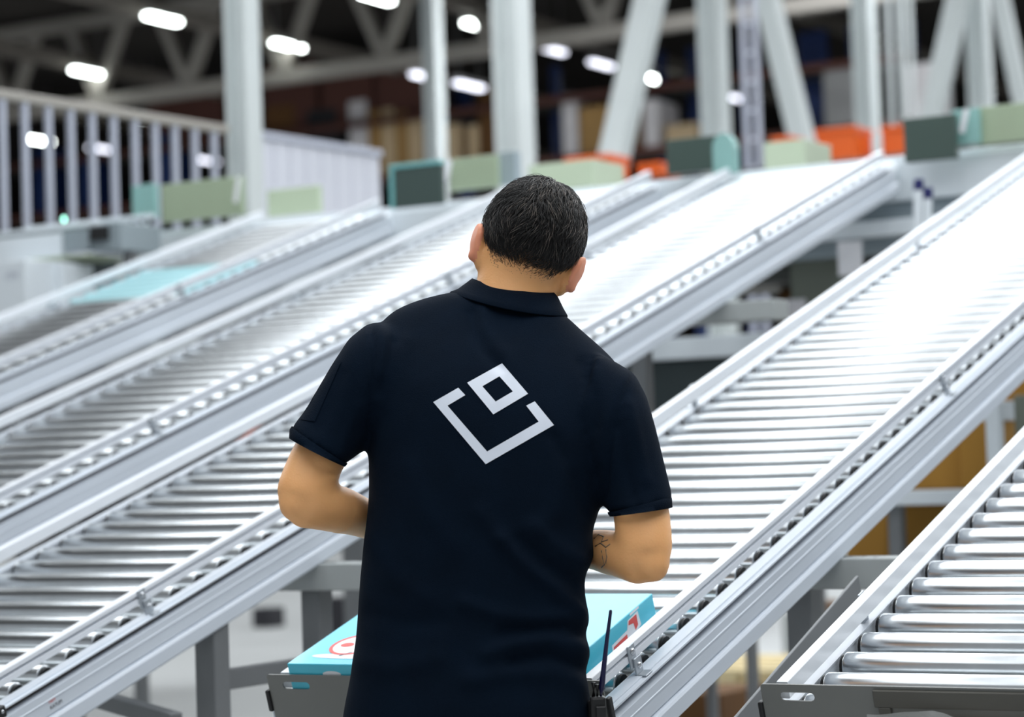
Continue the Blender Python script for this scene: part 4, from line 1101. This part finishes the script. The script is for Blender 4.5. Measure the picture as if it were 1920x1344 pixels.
h_column('broad white steel column before the right end of the railing', 457, 12.52, 56, z0=2.29)
h_column('broad white steel column above the head of the man', 964, 19, 64)
h_column('slimmer white steel column between the two broad ones', 815, 34, 33)
h_column('white steel column rising behind the round teal guard', 1341, 22, 50)
h_column('white steel column right of the orange crates, before the thin pipes', 1626, 25, 42)
h_column('white steel column behind the pale green guard at right', 1840, 24, 44)
def brace(label, p1, p2, Y, wpx):
    A, B = at(*p1, Y), at(*p2, Y); d = (B - A)
    a = A + d * ((10.3 - A.z) / d.z); b = A + d * ((.04 - A.z) / d.z); w = wpx / FPX * Y
    bm = NB(); bm_bar(bm, a, b, w * .8, w * .8, up=FV, bev=w * .06); tag(obj('steel_brace', bm, M['column']), label, 'brace', 'slanted steel braces')
brace('slanted white brace leaning right above the right shoulder of the man', (1218, 0), (1150, 300), 21, 60)
brace('slanted white brace leaning left beside the lilac ladder mast', (1440, 0), (1508, 280), 22, 50)
brace('slanted white brace leaning right, just left of the rightmost column', (1796, 0), (1752, 200), 23, 46)
brace('slanted white brace leaning left at the upper right corner', (1876, 0), (1916, 190), 23, 36)
lm = thing('ladder_mast', 'thin lilac grey ladder mast left of the leaning brace', 'mast', M4=hall_matrix((at(1410, 200, 20).x, at(1410, 200, 20).y, 0)))
for dx in (-.055, .055):
    bm = NB(); bm_box(bm, (dx - .02, -.02, 0), (dx + .02, .02, 10.3), .002); obj('stile', bm, M['fence'], lm)
bm = NB()
for i in range(40): bm_box(bm, (-.04, -.01, .2 + i * .25), (.04, .01, .225 + i * .25))
obj('rungs', bm, M['fence'], lm)['kind'] = 'stuff'
for px, wd, lb in ((1668, 12, 'left'), (1691, 16, 'middle'), (1709, 12, 'right')):
    c = at(px, 100, 20); bm = NB(); bm_tube(bm, [(0, 0, 0), (0, 0, 5), (0, 0, 10.35)], [wd / FPX * 10] * 3, seg=12)
    o = obj('vertical_pipe', bm, M['column'], loc=(c.x, c.y, 0)); tag(o, lb + ' one of three thin vertical pipes at upper right', 'pipe', 'thin vertical pipes')

def truss(label, p, s_off, n0, n1, pitch=2.2, zb=8.5, zt=10.1):
    u0, s0 = hall_uv(p); t = thing('roof_truss', label, 'truss', M4=hall_matrix(hall_pt(u0, s0 + s_off, 0)), group='roof trusses')
    for nm, z_ in (('bottom_chord', zb), ('top_chord', zt)):
        bm = NB(); bm_bar(bm, (n0 * pitch, 0, z_), (n1 * pitch, 0, z_), .26, .24, bev=.01); obj(nm, bm, M['truss'], t)
    for k in range(n0, n1):
        for x0, x1 in ((0, .30), (0, -.30)):
            bm = NB(); bm_bar(bm, ((k + x0) * pitch, 0, zb + .1), ((k + x1) * pitch, 0, zt - .1), .20, .20, bev=.01); obj('web', bm, M['truss'], t)
tp_ = at(355, 158, 43.7)
truss('nearest roof truss with big W shaped webs', tp_, 0, -8, 17)
for k in range(-2, 5):
    p = at(400, 36, 41.2); u0, s0 = hall_uv(p); bm = NB(); bm_bar(bm, hall_pt(u0 + k * 4.35, -10, 9.25), hall_pt(u0 + k * 4.35, 78, 9.25), .22, .26, bev=.01)
    o = obj('roof_purlin', bm, M['purlin']); tag(o, ('first', 'second', 'third', 'fourth', 'fifth', 'sixth', 'last')[k + 2] + ' dim roof purlin counted from the left', 'beam', 'roof purlins')
# ceiling lamps: a housing over a glowing tube, lengthwise to the lanes
LAMPS = [(305, 38, 1), (540, 88, 1), (165, 138, 1), (20, 180, 1), (897, 51, 1), (1225, 150, 1), (1308, 171, 0), (1388, 188, 0), (1128, 123, 0), (1036, 96, 0), (706, -2, 1),
         (262, 222, 1), (72, 265, 1), (190, 281, 0), (282, 290, 0), (388, 303, 0), (40, 320, 0), (800, 147, 0), (880, 163, 0), (354, 172, 0)]
WHERE = ['over the far left aisle, biggest and highest', 'just right of the broad left column', 'in the dark upper left, above the railing', 'at the left edge, touching the top rail of the railing', 'touching the broad column above the man',
         'just right of the slanted brace, the brightest there', 'left of the middle right column, dim', 'left of the lilac mast, dim', 'left of the slanted brace, dim', 'farther left of the slanted brace, dim and violet', 'cut by the top edge of the picture',
         'seen against the sixth baluster of the railing', 'seen through the second gap of the railing, long', 'seen against the fifth baluster, dim', 'between two balusters right of the middle, dim', 'near the last balusters of the railing, dim', 'low at the left edge behind the railing, dim', 'at the slim column, faint', 'just left of the broad middle column, faint violet', 'under a node of the nearest truss, dim']
for (px, py, br), wh in zip(LAMPS, WHERE):
    z_ = 7.9 if px in (800, 880) else 9.0; d = ray(px, py); t_ = (z_ - CAMZ) / d[2]; p = Vector(CAM + d * t_)
    t = thing('ceiling_lamp', 'strip lamp ' + wh, 'lamp', M4=hall_matrix(p), group='ceiling strip lamps')
    bm = NB(); bm_box(bm, (-.09, -.45, .05), (.09, .45, .13), .01); obj('housing', bm, M['lampbody'], t)
    bm = NB(); bm_box(bm, (-.075, -.42, -.01), (.075, .42, .049), .01); obj('diffuser', bm, M['lampglow' if br else 'lampdim'], t)
    for y_ in (-.35, .35):
        bm = NB(); bm_tube(bm, [(0, y_, .13), (0, y_, 10.39 - z_)], [.008, .008], seg=6); obj('hanger', bm, M['lampbody'], t)

# ------------------------------------------------------------------ pallet racks and goods in the far hall
rc = at(1000, 240, 46.0); rackM = hall_matrix((rc.x, rc.y, 0))
rack = thing('pallet_rack', 'tall blue pallet racking across the far hall', 'rack', M4=rackM)
def on_rack(px, py, s=0.0):
    d = Vector(ray(px, py)); pl = Vector((rc.x, rc.y, 0)) + FV * s; t_ = (pl - Vector(CAM)).dot(FV) / d.dot(FV); q = Vector(CAM) + d * t_ - Vector((rc.x, rc.y, 0))
    return q.dot(RV), q.z
for px, wd in ((640, .14), (792, .2), (868, .32), (1040, .18), (1240, .18), (1302, .26), (1396, .18), (1516, .34), (1543, .22), (1603, .18), (1712, .14), (560, .16)):
    x_, z_ = on_rack(px, 220); bm = NB(); bm_box(bm, (x_ - wd / 2, .02, 0), (x_ + wd / 2, .14, 9.1), .01); obj('upright', bm, M['rackblue'], rack)
xl, xr = on_rack(30, 220)[0], on_rack(1760, 220)[0]
for z_ in (2.2, 4.6, 7.1, 8.25):
    bm = NB(); bm_box(bm, (xl, -1.30, z_ - .13), (xr, -1.22, z_), .01); obj('beam', bm, M['orange' if z_ < 5 else 'redbrown'], rack)
    bm = NB(); bm_box(bm, (xl, -1.22, z_ - .06), (xr, .02, z_ - .001), .01); obj('shelf', bm, M['machine'], rack)
GOODS = [('covered_pallet', (600, 118, 700, 190), 'redbrown', 'red-brown covered load high on the far racking, left half'), ('covered_pallet', (703, 124, 800, 192), 'redbrown', 'red-brown covered load next to the slim column'),
         ('covered_pallet', (490, 120, 596, 192), 'redbrown', 'red-brown covered load right of the broad left column'), ('covered_pallet', (270, 168, 424, 236), 'redbrown', 'long red-brown covered load behind the railing'),
         ('carton', (496, 196, 556, 262), 'carton_dark', 'brown carton load right of the broad left column'), ('bale', (574, 204, 634, 268), 'darkgoods', 'black bale beside the blue upright'),
         ('wrapped_pallet', (654, 188, 690, 290), 'wrap', 'pale wrapped load at the left of tan cartons'), ('carton', (691, 206, 716, 292), 'carton', 'first tan carton of the row left of the slim column'),
         ('carton', (717, 202, 741, 292), 'carton_light', 'second tan carton of that row, paler'), ('carton', (742, 208, 765, 296), 'carton', 'third tan carton of the row left of the slim column'),
         ('carton', (766, 214, 790, 296), 'carton_light', 'last tan carton of the row, beside the slim column'), ('carton', (838, 232, 862, 300), 'carton_light', 'small pale carton right of the slim column'),
         ('carton', (878, 234, 898, 300), 'carton_light', 'narrow pale carton left of the dark brown load'), ('carton', (899, 160, 932, 300), 'carton_dark', 'tall dark brown load left of the broad middle column'),
         ('wrapped_pallet', (1056, 176, 1084, 300), 'wrap', 'white wrapped load right of the broad middle column'), ('carton', (1088, 198, 1152, 300), 'carton', 'broad tan carton behind the slanted brace'),
         ('carton', (1186, 190, 1208, 312), 'carton_dark', 'narrow dark brown load right of the slanted brace'), ('wrapped_pallet', (1210, 186, 1236, 312), 'wrap', 'pinkish wrapped load right of narrow dark brown load'),
         ('wrapped_pallet', (1250, 232, 1308, 290), 'carton_light', 'pale load behind the dark guard plate left of the round guard'), ('bale', (1548, 120, 1602, 240), 'lampbody', 'grey load between two blue uprights above the orange crates'),
         ('wrapped_pallet', (1702, 118, 1752, 222), 'wrap', 'bright wrapped load at the foot of the right leaning brace'), ('bale', (60, 276, 86, 318), 'rackblue', 'dark blue load seen through the railing near the left edge'),
         ('bale', (148, 288, 172, 330), 'rackblue', 'dark blue load seen through the fourth gap of the railing'), ('bale', (296, 250, 324, 336), 'rackblue', 'dark blue load behind the right half of the railing')]
for nm, r_, m_, lb in GOODS:
    o, w, h = hb(nm, lb, 'load', r_, rc.y + RV.y * on_rack((r_[0] + r_[2]) / 2, 220)[0] - 1.2, .9, M[m_], 'loads on the far racking', bev=.02, floor=8.25 if nm == 'covered_pallet' else 7.1)
for r_, lb in (((1062, 292, 1142, 330), 'orange crate behind the low guard above the man'), ((1198, 306, 1238, 334), 'orange crate at the foot of the narrow brown load'), ((1450, 256, 1484, 300), 'orange crate beside the small pale guard box'),
               ((1534, 240, 1604, 296), 'biggest orange crate, between leaning brace and white column'), ((1656, 236, 1700, 290), 'orange crate behind the thin pipes')):
    o, w, h = hb('crate', lb, 'crate', r_, 16.5, .3, M['orange'], 'orange crates behind the sorter', bev=.006, floor=3.25)
    bm = NB(); bm_box(bm, (-w / 2 - .01, -.012, h - .03), (w / 2 + .01, .31, h), .004); obj('rim', bm, M['orange'], o)
sh = thing('storage_deck', 'dark raised deck behind the sorter carrying the orange crates', 'platform', M4=hall_matrix((at(1350, 330, 16.5).x, at(1350, 330, 16.5).y, 0)))
bm = NB(); bm_box(bm, (-2.2, -.06, 3.17), (3.4, .7, 3.25), .005); obj('deck', bm, M['machine'], sh)
for x_ in (-2.1, 3.2):
    bm = NB(); bm_box(bm, (x_, .5, 0), (x_ + .12, .62, 3.17), .004); obj('post', bm, M['leg'], sh)
